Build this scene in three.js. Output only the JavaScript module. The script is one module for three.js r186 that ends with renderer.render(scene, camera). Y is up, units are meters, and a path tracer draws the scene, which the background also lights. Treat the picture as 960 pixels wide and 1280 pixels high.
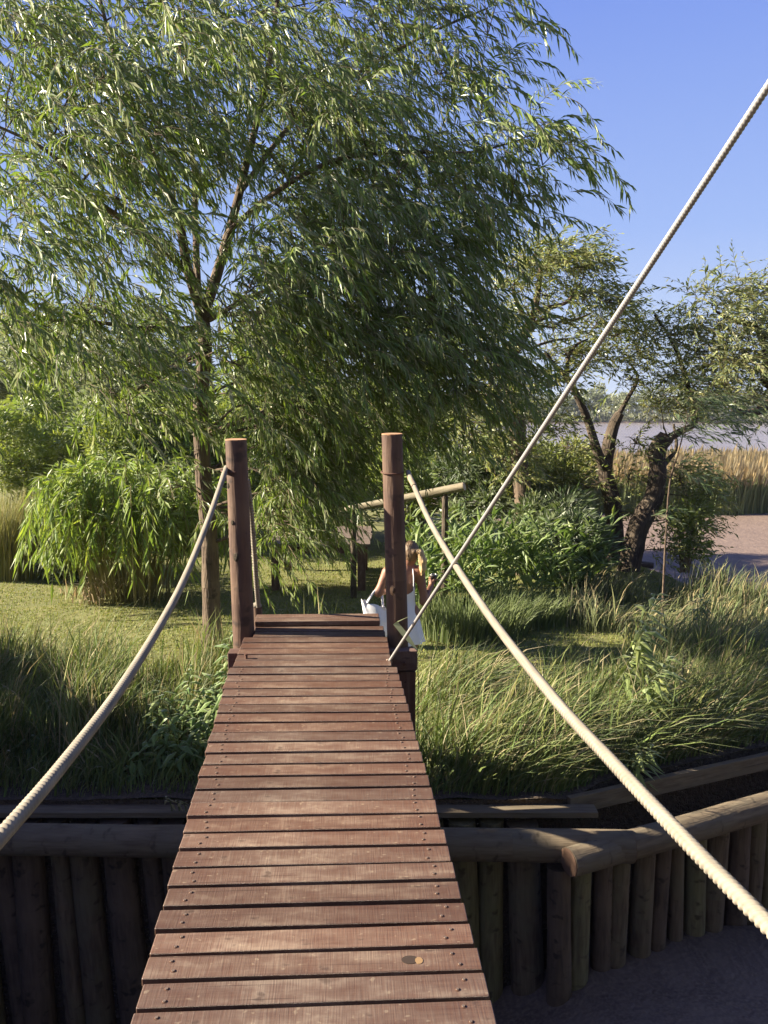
import * as THREE from 'three';
import { mergeGeometries, mergeVertices } from 'three/addons/utils/BufferGeometryUtils.js';
import { MarchingCubes } from 'three/addons/objects/MarchingCubes.js';
import { RoundedBoxGeometry } from 'three/addons/geometries/RoundedBoxGeometry.js';
import { ImprovedNoise } from 'three/addons/math/ImprovedNoise.js';

// ---------------------------------------------------------------- camera, sky, sun, exposure
const V = (x, y, z) => new THREE.Vector3(x, y, z);
const EYE = 2.9, PITCH = THREE.MathUtils.degToRad(7), FOC = 640 / Math.tan(THREE.MathUtils.degToRad(32));
const scene = new THREE.Scene();
const camera = new THREE.PerspectiveCamera(64, 0.75, 0.05, 3000);
camera.position.set(0, EYE, 0);
camera.rotation.x = -PITCH;

const SUN_EL = THREE.MathUtils.degToRad(26), SUN_AZ = THREE.MathUtils.degToRad(3);
const sunDir = V(-Math.cos(SUN_EL) * Math.cos(SUN_AZ), Math.sin(SUN_EL), -Math.cos(SUN_EL) * Math.sin(SUN_AZ));
const lerp = THREE.MathUtils.lerp, clamp = THREE.MathUtils.clamp, sstep = THREE.MathUtils.smoothstep;
{ // clear afternoon sky: pale at the horizon, violet blue higher up
  const W = 512, H = 256, d = new Float32Array(W * H * 4);
  const stops = [[-0.2, [0.60, 0.66, 0.80]], [0, [0.66, 0.74, 0.92]], [0.07, [0.59, 0.71, 0.96]], [0.2, [0.38, 0.53, 0.94]], [0.42, [0.225, 0.35, 0.86]], [0.7, [0.11, 0.17, 0.50]], [1, [0.07, 0.12, 0.38]]];
  for (let r = 0; r < H; r++) for (let c = 0; c < W; c++) {
    const up = ((r + 0.5) / H - 0.5) * Math.PI, az = ((c + 0.5) / W - 0.5) * 2 * Math.PI, y = Math.sin(up);
    let k = 0; while (k < stops.length - 2 && y > stops[k + 1][0]) k++;
    const t = clamp((y - stops[k][0]) / (stops[k + 1][0] - stops[k][0]), 0, 1);
    const cs = Math.cos(az) * Math.cos(up) * sunDir.x + y * sunDir.y + Math.sin(az) * Math.cos(up) * sunDir.z;
    const glow = 0.22 * Math.pow(Math.max(0, cs), 4);
    for (let i = 0; i < 3; i++) d[(r * W + c) * 4 + i] = lerp(stops[k][1][i], stops[k + 1][1][i], t) + glow * [1, 0.93, 0.8][i]; for (let i = 0; i < 3; i++) d[(r * W + c) * 4 + i] /= 3.7;
    d[(r * W + c) * 4 + 3] = 1;
  }
  const t = new THREE.DataTexture(d, W, H, THREE.RGBAFormat, THREE.FloatType);
  t.mapping = THREE.EquirectangularReflectionMapping; t.magFilter = THREE.LinearFilter; t.needsUpdate = true;
  scene.background = t; scene.environment = t;
}
const sun = new THREE.DirectionalLight(new THREE.Color().setRGB(1, 0.885, 0.70), 5);
sun.name = 'sun'; sun.target.position.set(0, 0, -8); sun.position.copy(sunDir).multiplyScalar(70).add(sun.target.position);
sun.castShadow = true; sun.shadow.mapSize.set(4096, 4096); sun.shadow.radius = 1;
Object.assign(sun.shadow.camera, { left: -45, right: 45, top: 35, bottom: -35, near: 1, far: 160 });
scene.add(sun, sun.target);
const renderer = new THREE.WebGLRenderer({ antialias: true });
renderer.toneMapping = THREE.LinearToneMapping; renderer.toneMappingExposure = 3.7; renderer.shadowMap.enabled = true;

// ---------------------------------------------------------------- helpers
let seed = 12345;
const rnd = () => { seed = (seed + 0x6d2b79f5) | 0; let t = Math.imul(seed ^ (seed >>> 15), 1 | seed); t = (t + Math.imul(t ^ (t >>> 7), 61 | t)) ^ t; return ((t ^ (t >>> 14)) >>> 0) / 4294967296; };
const rr = (a, b) => a + (b - a) * rnd();
const gauss = () => (rnd() + rnd() + rnd() - 1.5) / 1.5;
const pick = (a) => a[Math.floor(rnd() * a.length)];
const IN = new ImprovedNoise(), N3 = (x, y, z) => IN.noise(x + 17.3, y + 5.1, z + 9.7);
const fbm = (x, y, z, o = 4) => { let s = 0, a = 0.5; for (let i = 0; i < o; i++) { s += a * N3(x, y, z); x *= 2.03; y *= 2.03; z *= 2.03; a *= 0.5; } return s; };
// a photo pixel (960 x 1280) gives a direction; the distance is given as depth, or by the level it stands on
const ray = (u, v) => { const x = (u - 480) / FOC, y = -(v - 640) / FOC; return V(x, y * Math.cos(PITCH) - Math.sin(PITCH), -Math.cos(PITCH) - y * Math.sin(PITCH)); };
const px = (u, v, D) => { const r = ray(u, v); return V(0, EYE, 0).addScaledVector(r, -D / r.z); };
const gp = (u, v, Y) => { const r = ray(u, v); return V(0, EYE, 0).addScaledVector(r, (Y - EYE) / r.y); };

const counts = {};
const numbered = (n) => { const k = (counts[n] = (counts[n] ?? -1) + 1); return k ? n + '_' + String(k).padStart(3, '0') : n; };
const baseOf = new Map();
const shadowed = (o) => { o.castShadow = true; o.receiveShadow = true; return o; };
function tag(o, label, category, group, kind) { Object.assign(o.userData, { label, category }); if (group) o.userData.group = group; if (kind) o.userData.kind = kind; return o; }
function thing(name, label, category, p = V(0, 0, 0), group) {
  const g = new THREE.Group(); g.name = numbered(name); g.position.copy(p); scene.add(g); baseOf.set(g, p.clone());
  return tag(g, label, category, group);
}
// geometry in world coordinates becomes a part of the thing (or of a part of it)
function part(name, geo, mat, parent) {
  const b = baseOf.get(parent) ?? V(0, 0, 0); geo.translate(-b.x, -b.y, -b.z);
  const m = shadowed(new THREE.Mesh(geo, mat)); m.name = name; parent.add(m); baseOf.set(m, b); return m;
}
function placed(name, geo, mat, parent, p, q) { // shared geometry, placed inside a thing in world coordinates
  const b = baseOf.get(parent) ?? V(0, 0, 0), m = shadowed(new THREE.Mesh(geo, mat)); m.name = name; m.position.copy(p).sub(b); if (q) m.quaternion.copy(q); parent.add(m); return m;
}
function structure(name, geo, mat, kind = 'structure') { const m = shadowed(new THREE.Mesh(geo, mat)); m.name = numbered(name); m.userData.kind = kind; scene.add(m); return m; }
function buildGeo(pos, idx, uv, col, nor) {
  const g = new THREE.BufferGeometry();
  g.setAttribute('position', new THREE.Float32BufferAttribute(pos, 3));
  if (uv) g.setAttribute('uv', new THREE.Float32BufferAttribute(uv, 2));
  if (col) g.setAttribute('color', new THREE.Float32BufferAttribute(col, 3));
  if (nor) g.setAttribute('normal', new THREE.Float32BufferAttribute(nor, 3));
  g.setIndex(idx); return g;
}
// a tapering tube along points; profile(t, angle) multiplies the radius
function tube(pts, r0, r1, o = {}) {
  const seg = o.seg ?? Math.max(4, pts.length * 4), rad = o.rad ?? 9, P = [], T = [];
  if (pts.length === 2) for (let i = 0; i <= seg; i++) { P.push(pts[0].clone().lerp(pts[1], i / seg)); T.push(pts[1].clone().sub(pts[0]).normalize()); }
  else { const c = new THREE.CatmullRomCurve3(pts, false, 'centripetal'); for (let i = 0; i <= seg; i++) { P.push(c.getPoint(i / seg)); T.push(c.getTangent(i / seg)); } }
  const pos = [], uv = [], idx = [], nor = []; let n = Math.abs(T[0].y) < 0.9 ? V(0, 1, 0) : V(1, 0, 0), len = 0; const b = V(0, 0, 0), d = V(0, 0, 0);
  const off = o.uvo ?? rnd() * 7;
  for (let i = 0; i <= seg; i++) {
    n.addScaledVector(T[i], -n.dot(T[i])).normalize(); b.crossVectors(T[i], n);
    if (i) len += P[i].distanceTo(P[i - 1]);
    const t = i / seg, r = lerp(r0, r1, o.ease ? Math.pow(t, o.ease) : t);
    for (let j = 0; j <= rad; j++) {
      const a = (j % rad) / rad * Math.PI * 2, k = r * (o.profile ? o.profile(t, a, len) : 1);
      d.copy(n).multiplyScalar(Math.cos(a)).addScaledVector(b, Math.sin(a));
      pos.push(P[i].x + d.x * k, P[i].y + d.y * k, P[i].z + d.z * k); nor.push(d.x, d.y, d.z); uv.push(j / rad * Math.max(0.2, Math.round(2 * Math.PI * r0 * 10) / 10) + off, len + off);
    }
  }
  const w = rad + 1;
  for (let i = 0; i < seg; i++) for (let j = 0; j < rad; j++) { const a = i * w + j; idx.push(a, a + 1, a + w, a + 1, a + w + 1, a + w); }
  if (o.cap !== false) for (const e of [0, seg]) {
    const c = pos.length / 3, s = e ? 1 : -1; pos.push(P[e].x, P[e].y, P[e].z); nor.push(T[e].x * s, T[e].y * s, T[e].z * s); uv.push(off, off);
    for (let j = 0; j <= rad; j++) { const a = (e * w + j) * 3; pos.push(pos[a], pos[a + 1], pos[a + 2]); nor.push(T[e].x * s, T[e].y * s, T[e].z * s); uv.push(off + Math.cos(j) * 0.05, off + Math.sin(j) * 0.05); }
    for (let j = 0; j < rad; j++) e ? idx.push(c, c + 1 + j, c + 2 + j) : idx.push(c, c + 2 + j, c + 1 + j);
  }
  const g = buildGeo(pos, idx, uv, null, nor);
  if (o.profile) { const nn = g.clone(); nn.deleteAttribute('uv'); nn.computeVertexNormals(); if (o.bumpy) { // weld the seam of computed normals
      const na = nn.attributes.normal; for (let i = 0; i <= seg; i++) { const p = i * w, q = i * w + rad, x = na.getX(p) + na.getX(q), y = na.getY(p) + na.getY(q), z = na.getZ(p) + na.getZ(q), l = Math.hypot(x, y, z) || 1; na.setXYZ(p, x / l, y / l, z / l); na.setXYZ(q, x / l, y / l, z / l); } g.setAttribute('normal', na); } }
  return g;
}
const knobbly = (s, amt, f = 3) => (t, a, l) => 1 + amt * fbm(Math.cos(a) * 1.1 + s, Math.sin(a) * 1.1, l * f + s * 3, 3) * 2;

// many small faces in one mesh: leaves and blades
class Buf {
  constructor() { this.p = []; this.i = []; this.c = []; }
  get n() { return this.p.length / 3; }
  v(x, y, z, c) { this.p.push(x, y, z); this.c.push(c[0], c[1], c[2]); }
  // a leaf from base b along d (unit), broad side across s (unit)
  leaf(b, d, s, len, wid, c, fold = 0.25, droop = 0.15) {
    const k = this.n, nx = d.y * s.z - d.z * s.y, ny = d.z * s.x - d.x * s.z, nz = d.x * s.y - d.y * s.x, m = 0.42 * len, w = wid / 2, f = fold * w, e = droop * len;
    this.v(b.x, b.y, b.z, c);
    this.v(b.x + d.x * m + s.x * w + nx * f, b.y + d.y * m + s.y * w + ny * f, b.z + d.z * m + s.z * w + nz * f, c);
    this.v(b.x + d.x * m, b.y + d.y * m, b.z + d.z * m, c);
    this.v(b.x + d.x * m - s.x * w + nx * f, b.y + d.y * m - s.y * w + ny * f, b.z + d.z * m - s.z * w + nz * f, c);
    this.v(b.x + d.x * len, b.y + d.y * len - e, b.z + d.z * len, c);
    this.i.push(k, k + 1, k + 2, k, k + 2, k + 3, k + 1, k + 4, k + 2, k + 2, k + 4, k + 3);
  }
  leaf2(b, d, s, len, wid, c) {
    const k = this.n, m = 0.45 * len, w = wid / 2;
    this.v(b.x, b.y, b.z, c); this.v(b.x + d.x * m + s.x * w, b.y + d.y * m + s.y * w, b.z + d.z * m + s.z * w, c);
    this.v(b.x + d.x * len, b.y + d.y * len, b.z + d.z * len, c); this.v(b.x + d.x * m - s.x * w, b.y + d.y * m - s.y * w, b.z + d.z * m - s.z * w, c);
    this.i.push(k, k + 1, k + 2, k, k + 2, k + 3);
  }
  // a bending blade: up from b, leaning towards l (horizontal vector, its length is the lean)
  blade(b, h, lx, lz, wid, c, tip = c, segs = 3) {
    const k = this.n, L = Math.hypot(lx, lz) || 1e-3, a = rnd() * 6.28, sx = Math.cos(a) * wid / 2, sz = Math.sin(a) * wid / 2;
    for (let i = 0; i <= segs; i++) {
      const t = i / segs, w = i === segs ? 0 : 1 - t * t * 0.6, q = t * t, y = b.y + h * (t - 0.45 * q * t * Math.min(1, L)), cc = t > 0.6 ? tip : c;
      const x = b.x + lx * h * q, z = b.z + lz * h * q;
      if (i === segs) this.v(x, y, z, cc); else { this.v(x - sx * w, y, z - sz * w, cc); this.v(x + sx * w, y, z + sz * w, cc); }
    }
    for (let i = 0; i < segs - 1; i++) { const q = k + i * 2; this.i.push(q, q + 1, q + 2, q + 1, q + 3, q + 2); }
    const q = k + (segs - 1) * 2; this.i.push(q, q + 1, q + 2);
  }
  twig(pts, r, c) { // three-sided thin stem
    const k = this.n;
    for (let i = 0; i < pts.length; i++) { const q = r * (1 - 0.7 * i / (pts.length - 1)), p = pts[i]; this.v(p.x - q, p.y, p.z + q, c); this.v(p.x + q, p.y + q * 0.5, p.z + q, c); this.v(p.x, p.y, p.z - q, c); }
    for (let i = 0; i < pts.length - 1; i++) for (let j = 0; j < 3; j++) { const a = k + i * 3 + j, b = k + i * 3 + (j + 1) % 3; this.i.push(a, b, a + 3, b, b + 3, a + 3); }
  }
  geo() { return buildGeo(this.p, this.i, null, this.c); }
}
const tint = (c, v = 0.25, h = 0.12) => { const k = 1 + v * gauss(), y = 1 + h * gauss(); return [c[0] * k * y, c[1] * k, c[2] * k / y]; };
const sideOf = (d, roll) => { const a = Math.abs(d.y) < 0.95 ? V(0, 1, 0) : V(1, 0, 0), s = V(0, 0, 0).crossVectors(d, a).normalize(), t = V(0, 0, 0).crossVectors(s, d); return s.multiplyScalar(Math.cos(roll)).addScaledVector(t, Math.sin(roll)); };
const ball = () => { let x, y, z; do { x = rr(-1, 1); y = rr(-1, 1); z = rr(-1, 1); } while (x * x + y * y + z * z > 1); return V(x, y, z); };

// ---------------------------------------------------------------- textures and materials
function texture(W, H, fn, srgb = true) {
  const d = new Uint8Array(W * H * 4);
  for (let y = 0; y < H; y++) for (let x = 0; x < W; x++) { const c = fn(x / W, y / H, x, y), o = (y * W + x) * 4; for (let i = 0; i < 3; i++) d[o + i] = clamp(Math.round(255 * (srgb ? Math.pow(clamp(c[i], 0, 1), 1 / 2.2) : c[i])), 0, 255); d[o + 3] = 255; }
  const t = new THREE.DataTexture(d, W, H); t.wrapS = t.wrapT = THREE.RepeatWrapping; t.magFilter = THREE.LinearFilter; t.minFilter = THREE.LinearMipmapLinearFilter; t.generateMipmaps = true; if (srgb) t.colorSpace = THREE.SRGBColorSpace; t.needsUpdate = true; return t;
}
// noise that repeats after one tile
const tn = (x, y, s, k) => { const a = x * 6.2832, b = y * 6.2832; return IN.noise(Math.cos(a) * s / 6.28 + k, Math.sin(a) * s / 6.28 + k * 1.7, Math.cos(b) * s / 6.28 + Math.sin(b) * s / 6.28 * 1.31 + k * 0.6); };
const mixc = (a, b, t) => [lerp(a[0], b[0], t), lerp(a[1], b[1], t), lerp(a[2], b[2], t)];
const tiled = (t, u, v) => { const c = t.clone(); c.repeat.set(u, v); c.needsUpdate = true; return c; };
// sawn plank: u runs along the plank (1 tile = 1.6 m), v across (1 tile = 0.8 m); fine cross saw marks, grain, worn pale patches
const plankField = (u, v) => {
  const g = N3(u * 9, v * 160, 1) * 0.5 + N3(u * 30, v * 330, 3) * 0.35, saw = N3(u * 420, v * 9, 7) * 0.5 + N3(u * 900, v * 14, 8) * 0.3, worn = fbm(u * 4, v * 6, 4, 4), dirt = fbm(u * 22, v * 26, 11, 3);
  return { g, saw, worn, dirt };
};
const plankMap = texture(1536, 1024, (u, v) => {
  const { g, saw, worn, dirt } = plankField(u, v), spot = fbm(u * 60, v * 50, 21, 2), track = 0.34 * Math.exp(-Math.pow((u - 0.5) / 0.13, 2)) * clamp(0.6 + 2.2 * fbm(u * 11, v * 14, 31, 4), 0, 1.4), crack = clamp((N3(u * 3.2, v * 190, 41) - 0.52) * 9, 0, 1) * clamp(0.4 + 2 * N3(u * 6, v * 9, 44), 0, 1);
  let c = mixc([0.185, 0.098, 0.07], [0.105, 0.05, 0.037], clamp(0.45 + g * 0.9 + saw * 0.9, 0, 1));
  c = mixc(c, [0.29, 0.205, 0.165], clamp(0.30 + worn * 0.8 + saw * 0.6 + dirt * 0.5 + track * 1.2, 0, 0.85));
  c = mixc(c, [0.40, 0.31, 0.25], clamp((worn - 0.2) * 1.3 + dirt * 0.9 + saw * 0.4 + track, 0, 0.55));
  c = mixc(c, [0.46, 0.36, 0.27], clamp((spot - 0.3) * 6, 0, 0.5));
  c = mixc(c, [0.04, 0.02, 0.015], crack * 0.8);
  return mixc(c, [0.06, 0.03, 0.022], clamp((dirt - 0.27) * 4, 0, 0.6));
});
const plankBump = texture(1536, 1024, (u, v) => { const { g, saw, dirt } = plankField(u, v), h = clamp(0.5 + g * 0.4 + saw * 0.35 + dirt * 0.3, 0, 1); return [h, h, h]; }, false);
// round wood: u round the log, v along it, metres
const barkField = (u, v) => ({ g: N3(u * 34, v * 2.2, 2) * 0.6 + N3(u * 90, v * 5, 5) * 0.4, b: fbm(u * 4, v * 2, 8, 4), k: fbm(u * 9, v * 7, 13, 3) });
const logMaps = (a, b, c2) => texture(512, 1024, (u, v) => { const f = barkField(u, v * 2); let c = mixc(a, b, clamp(0.5 + f.g * 1.1, 0, 1)); c = mixc(c, c2, clamp(0.25 + f.b * 1.5, 0, 0.8)); return mixc(c, b.map((x) => x * 0.45), clamp((f.k - 0.2) * 4, 0, 0.8)); });
const logBump = texture(512, 1024, (u, v) => { const f = barkField(u, v * 2), h = clamp(0.5 + f.g * 0.6 + f.k * 0.3, 0, 1); return [h, h, h]; }, false);
const std = (o) => new THREE.MeshStandardMaterial({ roughness: 0.85, ...o });
const rgb = (r, g, b) => new THREE.Color().setRGB(r, g, b);
const M = {};
M.planks = [[0.66, 0.64, 0.58], [0.53, 0.50, 0.45], [0.80, 0.77, 0.69], [0.66, 0.59, 0.51], [0.61, 0.61, 0.57]].map((c) => std({ map: plankMap, bumpMap: plankBump, bumpScale: 0.0016, color: rgb(...c), roughness: 0.43 }));
M.beam = std({ map: plankMap, bumpMap: plankBump, bumpScale: 0.0015, color: rgb(0.62, 0.55, 0.52) });
M.post = std({ map: logMaps([0.125, 0.066, 0.038], [0.07, 0.034, 0.021], [0.15, 0.088, 0.05]), bumpMap: logBump, bumpScale: 0.004, roughness: 0.75 });
M.pile = std({ map: logMaps([0.075, 0.052, 0.03], [0.036, 0.026, 0.016], [0.07, 0.06, 0.03]), bumpMap: logBump, bumpScale: 0.006, roughness: 0.95 });
M.piles = [[[0.20, 0.14, 0.085], [0.10, 0.068, 0.042], [0.17, 0.14, 0.08]], [[0.15, 0.10, 0.066], [0.075, 0.05, 0.034], [0.17, 0.115, 0.075]], [[0.24, 0.20, 0.10], [0.13, 0.10, 0.05], [0.20, 0.18, 0.08]]].map((c) => std({ map: logMaps(...c), bumpMap: logBump, bumpScale: 0.006, roughness: 0.95 }));
M.wale = std({ map: logMaps([0.21, 0.16, 0.10], [0.12, 0.088, 0.055], [0.17, 0.14, 0.09]), bumpMap: logBump, bumpScale: 0.005, roughness: 0.9 });
M.pole = std({ map: logMaps([0.27, 0.225, 0.15], [0.14, 0.115, 0.07], [0.24, 0.22, 0.15]), bumpMap: logBump, bumpScale: 0.004 });
M.bark = std({ map: logMaps([0.14, 0.095, 0.062], [0.06, 0.038, 0.025], [0.17, 0.125, 0.08]), bumpMap: logBump, bumpScale: 0.02, roughness: 0.95 });
M.darkBark = std({ map: logMaps([0.09, 0.062, 0.04], [0.035, 0.024, 0.017], [0.12, 0.092, 0.06]), bumpMap: logBump, bumpScale: 0.02, roughness: 0.95 });
M.cut = std({ color: rgb(0.42, 0.23, 0.12), roughness: 0.9 });
M.cutPale = std({ color: rgb(0.17, 0.105, 0.065), roughness: 0.9 });
const fibre = texture(256, 256, (u, v) => { const g = 0.82 + 0.25 * N3(u * 60, v * 12, 4) + 0.2 * fbm(u * 5, v * 5, 9, 3); return [g, g * 0.985, g * 0.95]; });
M.rope = std({ map: fibre, color: rgb(0.31, 0.275, 0.22), roughness: 0.95 });
M.wire = std({ color: rgb(0.34, 0.33, 0.32), roughness: 0.45, metalness: 0.3 });
M.steel = std({ color: rgb(0.30, 0.22, 0.17), roughness: 0.5, metalness: 0.7 });
M.rust = std({ color: rgb(0.12, 0.06, 0.04), roughness: 0.8, metalness: 0.3 });
const leafy = (o = {}) => new THREE.MeshPhysicalMaterial({ vertexColors: true, side: THREE.DoubleSide, flatShading: true, roughness: 1, transmission: 0.45, thickness: 0, clearcoat: 0.5, clearcoatRoughness: 0.28, ...o });
M.leaf = leafy();
M.gloss = leafy({ clearcoat: 0.4, clearcoatRoughness: 0.38 });
M.grass = leafy({ clearcoat: 0.18, clearcoatRoughness: 0.4, transmission: 0.32 });
M.dry = leafy({ clearcoat: 0, transmission: 0.3 });
M.twig = std({ vertexColors: true, flatShading: true, roughness: 0.9 });
const groundTex = (cols, sc, size = 1024) => texture(size, size, (u, v) => { const a = tn(u, v, 14 * sc, 1) + 0.5 * tn(u, v, 40 * sc, 2), b = tn(u, v, 120 * sc, 3) + 0.7 * IN.noise(u * 220, v * 220, 4); let c = mixc(cols[0], cols[1], clamp(0.5 + a * 0.9, 0, 1)); return mixc(c, cols[2], clamp(0.35 + b * 0.8, 0, 0.9)); });
M.lawn = std({ map: groundTex([[0.12, 0.14, 0.03], [0.19, 0.19, 0.045], [0.15, 0.13, 0.05]], 1), roughness: 1 });
const mudTex = groundTex([[0.19, 0.135, 0.105], [0.125, 0.085, 0.068], [0.235, 0.17, 0.13]], 1);
const mudBump = texture(512, 512, (u, v) => { const h = clamp(0.5 + tn(u, v, 30, 6) * 0.5 + IN.noise(u * 90, v * 90, 2) * 0.35, 0, 1); return [h, h, h]; }, false);
M.mud = std({ map: mudTex, bumpMap: mudBump, bumpScale: 0.014, roughness: 0.8 });
M.soil = std({ map: groundTex([[0.09, 0.062, 0.042], [0.05, 0.036, 0.025], [0.12, 0.09, 0.06]], 1.4, 512), bumpMap: mudBump, bumpScale: 0.03, roughness: 1 });
const waveBump = texture(512, 512, (u, v) => { const h = clamp(0.5 + 0.3 * tn(u, v, 26, 3) + 0.3 * tn(u, v, 60, 5), 0, 1); return [h, h, h]; }, false);
M.river = std({ color: rgb(0.23, 0.195, 0.18), bumpMap: waveBump, bumpScale: 0.12, roughness: 0.22 });

// ---------------------------------------------------------------- ground
const frontZ = (x) => (x < 1.3 ? -5.8 : -5.8 - Math.min(0.1, (x - 1.3) * 0.3) - Math.min(0.12, (x - 1.3) * 0.3) - Math.max(0, x - 1.5) * 0.43);                        // the bank ends at the retaining walls
const edgeX = (z) => { const p = [[0, 10.5], [-6, 9.4], [-10, 7.9], [-13, 6.7], [-16, 6.1], [-20, 4.6], [-30, 1.5], [-45, -5], [-90, -20], [-400, -60]]; for (let i = 0; i < p.length - 1; i++) if (z > p[i + 1][0]) return lerp(p[i][1], p[i + 1][1], (p[i][0] - z) / (p[i][0] - p[i + 1][0])); return -60; };
const lawnY = (x, z) => { const s = sstep(x, edgeX(z) - 1.6, edgeX(z) + 0.9); return (0.045 * fbm(x * 0.5, z * 0.5, 3, 3) + 0.02 * N3(x * 2.2, z * 2.2, 8)) * (1 - s) - 1.35 * s; };
const mudY = (x, z) => {
  const bank = Math.max(1 - sstep(x, -4.9, -3.7), sstep(z, 0.3, 1.6)) * (z > -5.9 ? 1 : 0), near = z > -6.6;
  const low = near ? lerp(-1.78, -1.12, sstep(x, -0.2, 1.9)) : -1.1;
  const far = z < -285 ? 1.4 * sstep(-z, 285, 300) : 0, bed = -0.55 * sstep(-z, 50, 56) * (1 - sstep(-z, 280, 287)) * sstep(x, edgeX(z) + 3, edgeX(z) + 9);
  return lerp(low + 0.05 * fbm(x * 0.9, z * 0.9, 2, 4), 0.02, bank) + bed + far;
};
function sheet(xs, zs, fy, uvs, clip) {
  const pos = [], uv = [], idx = [], w = xs.length;
  for (const z of zs) for (const x of xs) { const zz = clip ? clip(x, z) : z; pos.push(x, fy(x, zz), zz); uv.push(x * uvs, zz * uvs); }
  for (let j = 0; j < zs.length - 1; j++) for (let i = 0; i < w - 1; i++) { const a = j * w + i; idx.push(a, a + 1, a + w, a + 1, a + w + 1, a + w); }
  const g = buildGeo(pos, idx, uv); g.computeVertexNormals(); return g;
}
const span = (a, b, n) => Array.from({ length: n + 1 }, (_, i) => lerp(a, b, i / n));
structure('lawn', sheet([...span(-120, -20, 20).slice(0, -1), ...span(-20, 12, 110)], [...span(0, 1, 70).map((t) => -t * t * 60), -75, -110, -200, -300].map((z) => z), lawnY, 0.25, (x, z) => frontZ(Math.min(x, 9)) + z), M.lawn);
structure('mud_ground', sheet([-900, -400, -150, -60, ...span(-30, 40, 100), 60, 100, 160, 300, 500, 900], [60, 20, ...span(5, -8, 26), ...span(-8.6, -48, 50), ...span(-50, -60, 6), -90, -150, -240, -278, -286, -292, -300, -330, -500, -1200], (x, z) => (x < edgeX(z) - 3 && z < -6.3 ? -1.6 : mudY(x, z)), 0.33), M.mud);
{ const g = new THREE.PlaneGeometry(900, 236, 1, 1); g.rotateX(-Math.PI / 2); g.translate(330, -1.14, -170); const uv = g.attributes.uv, p = g.attributes.position; for (let i = 0; i < 4; i++) uv.setXY(i, p.getX(i) / 9, p.getZ(i) / 3.4); structure('river', g, M.river); }
{ // bare earth along the bank top, behind the wall heads
  const g = sheet(span(-8, 6, 90), span(0, 0.75, 8), (x, z) => 0.03 + 0.06 * fbm(x * 2.2, z * 4, 6, 4) + 0.03, 0.5, (x, z) => frontZ(x) + 0.07 - z);
  const p = g.attributes.position; for (let i = 0; i < p.count; i++) { const d = frontZ(p.getX(i)) + 0.07 - p.getZ(i); p.setY(i, p.getY(i) * (1 - sstep(d, 0.4, 0.75)) - 0.05 * sstep(d, 0.5, 0.75)); } g.computeVertexNormals(); structure('bank_soil', g, M.soil);
}
{ // earth face behind the piles
  const pos = [], idx = [], uv = []; span(-8, 9, 60).forEach((x, i) => { const z = frontZ(x) + 0.06; pos.push(x, 0.06, z, x, -2.2, z + 0.03); uv.push(x, 0, x, 2); if (i) idx.push(2 * i - 2, 2 * i - 1, 2 * i, 2 * i - 1, 2 * i + 1, 2 * i); });
  const g = buildGeo(pos, idx, uv); g.computeVertexNormals(); structure('bank_face', g, M.soil);
}

// ---------------------------------------------------------------- retaining walls
const disc = (c, dir, r, n = 18) => { const g = new THREE.CylinderGeometry(r, r, 0.006, n); g.applyQuaternion(new THREE.Quaternion().setFromUnitVectors(V(0, 1, 0), dir)); g.translate(c.x, c.y, c.z); return g; };
function log(name, a, b, r0, r1, mat, parent, ends = [0, 1], cut = M.cutPale, amt = 0.05) {
  const s = rnd() * 90, L = a.distanceTo(b), m = part(name, tube([a, b], r0, r1, { seg: Math.ceil(L / 0.12), rad: 14, profile: knobbly(s, amt, 1.6), bumpy: true }), mat, parent);
  const d = b.clone().sub(a).normalize();
  if (ends.includes(0)) part('cut_end', disc(a.clone().addScaledVector(d, -0.003), d, r0 * 0.94), cut, m);
  if (ends.includes(1)) part('cut_end', disc(b.clone().addScaledVector(d, 0.003), d, r1 * 0.94), cut, m);
  return m;
}
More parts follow.
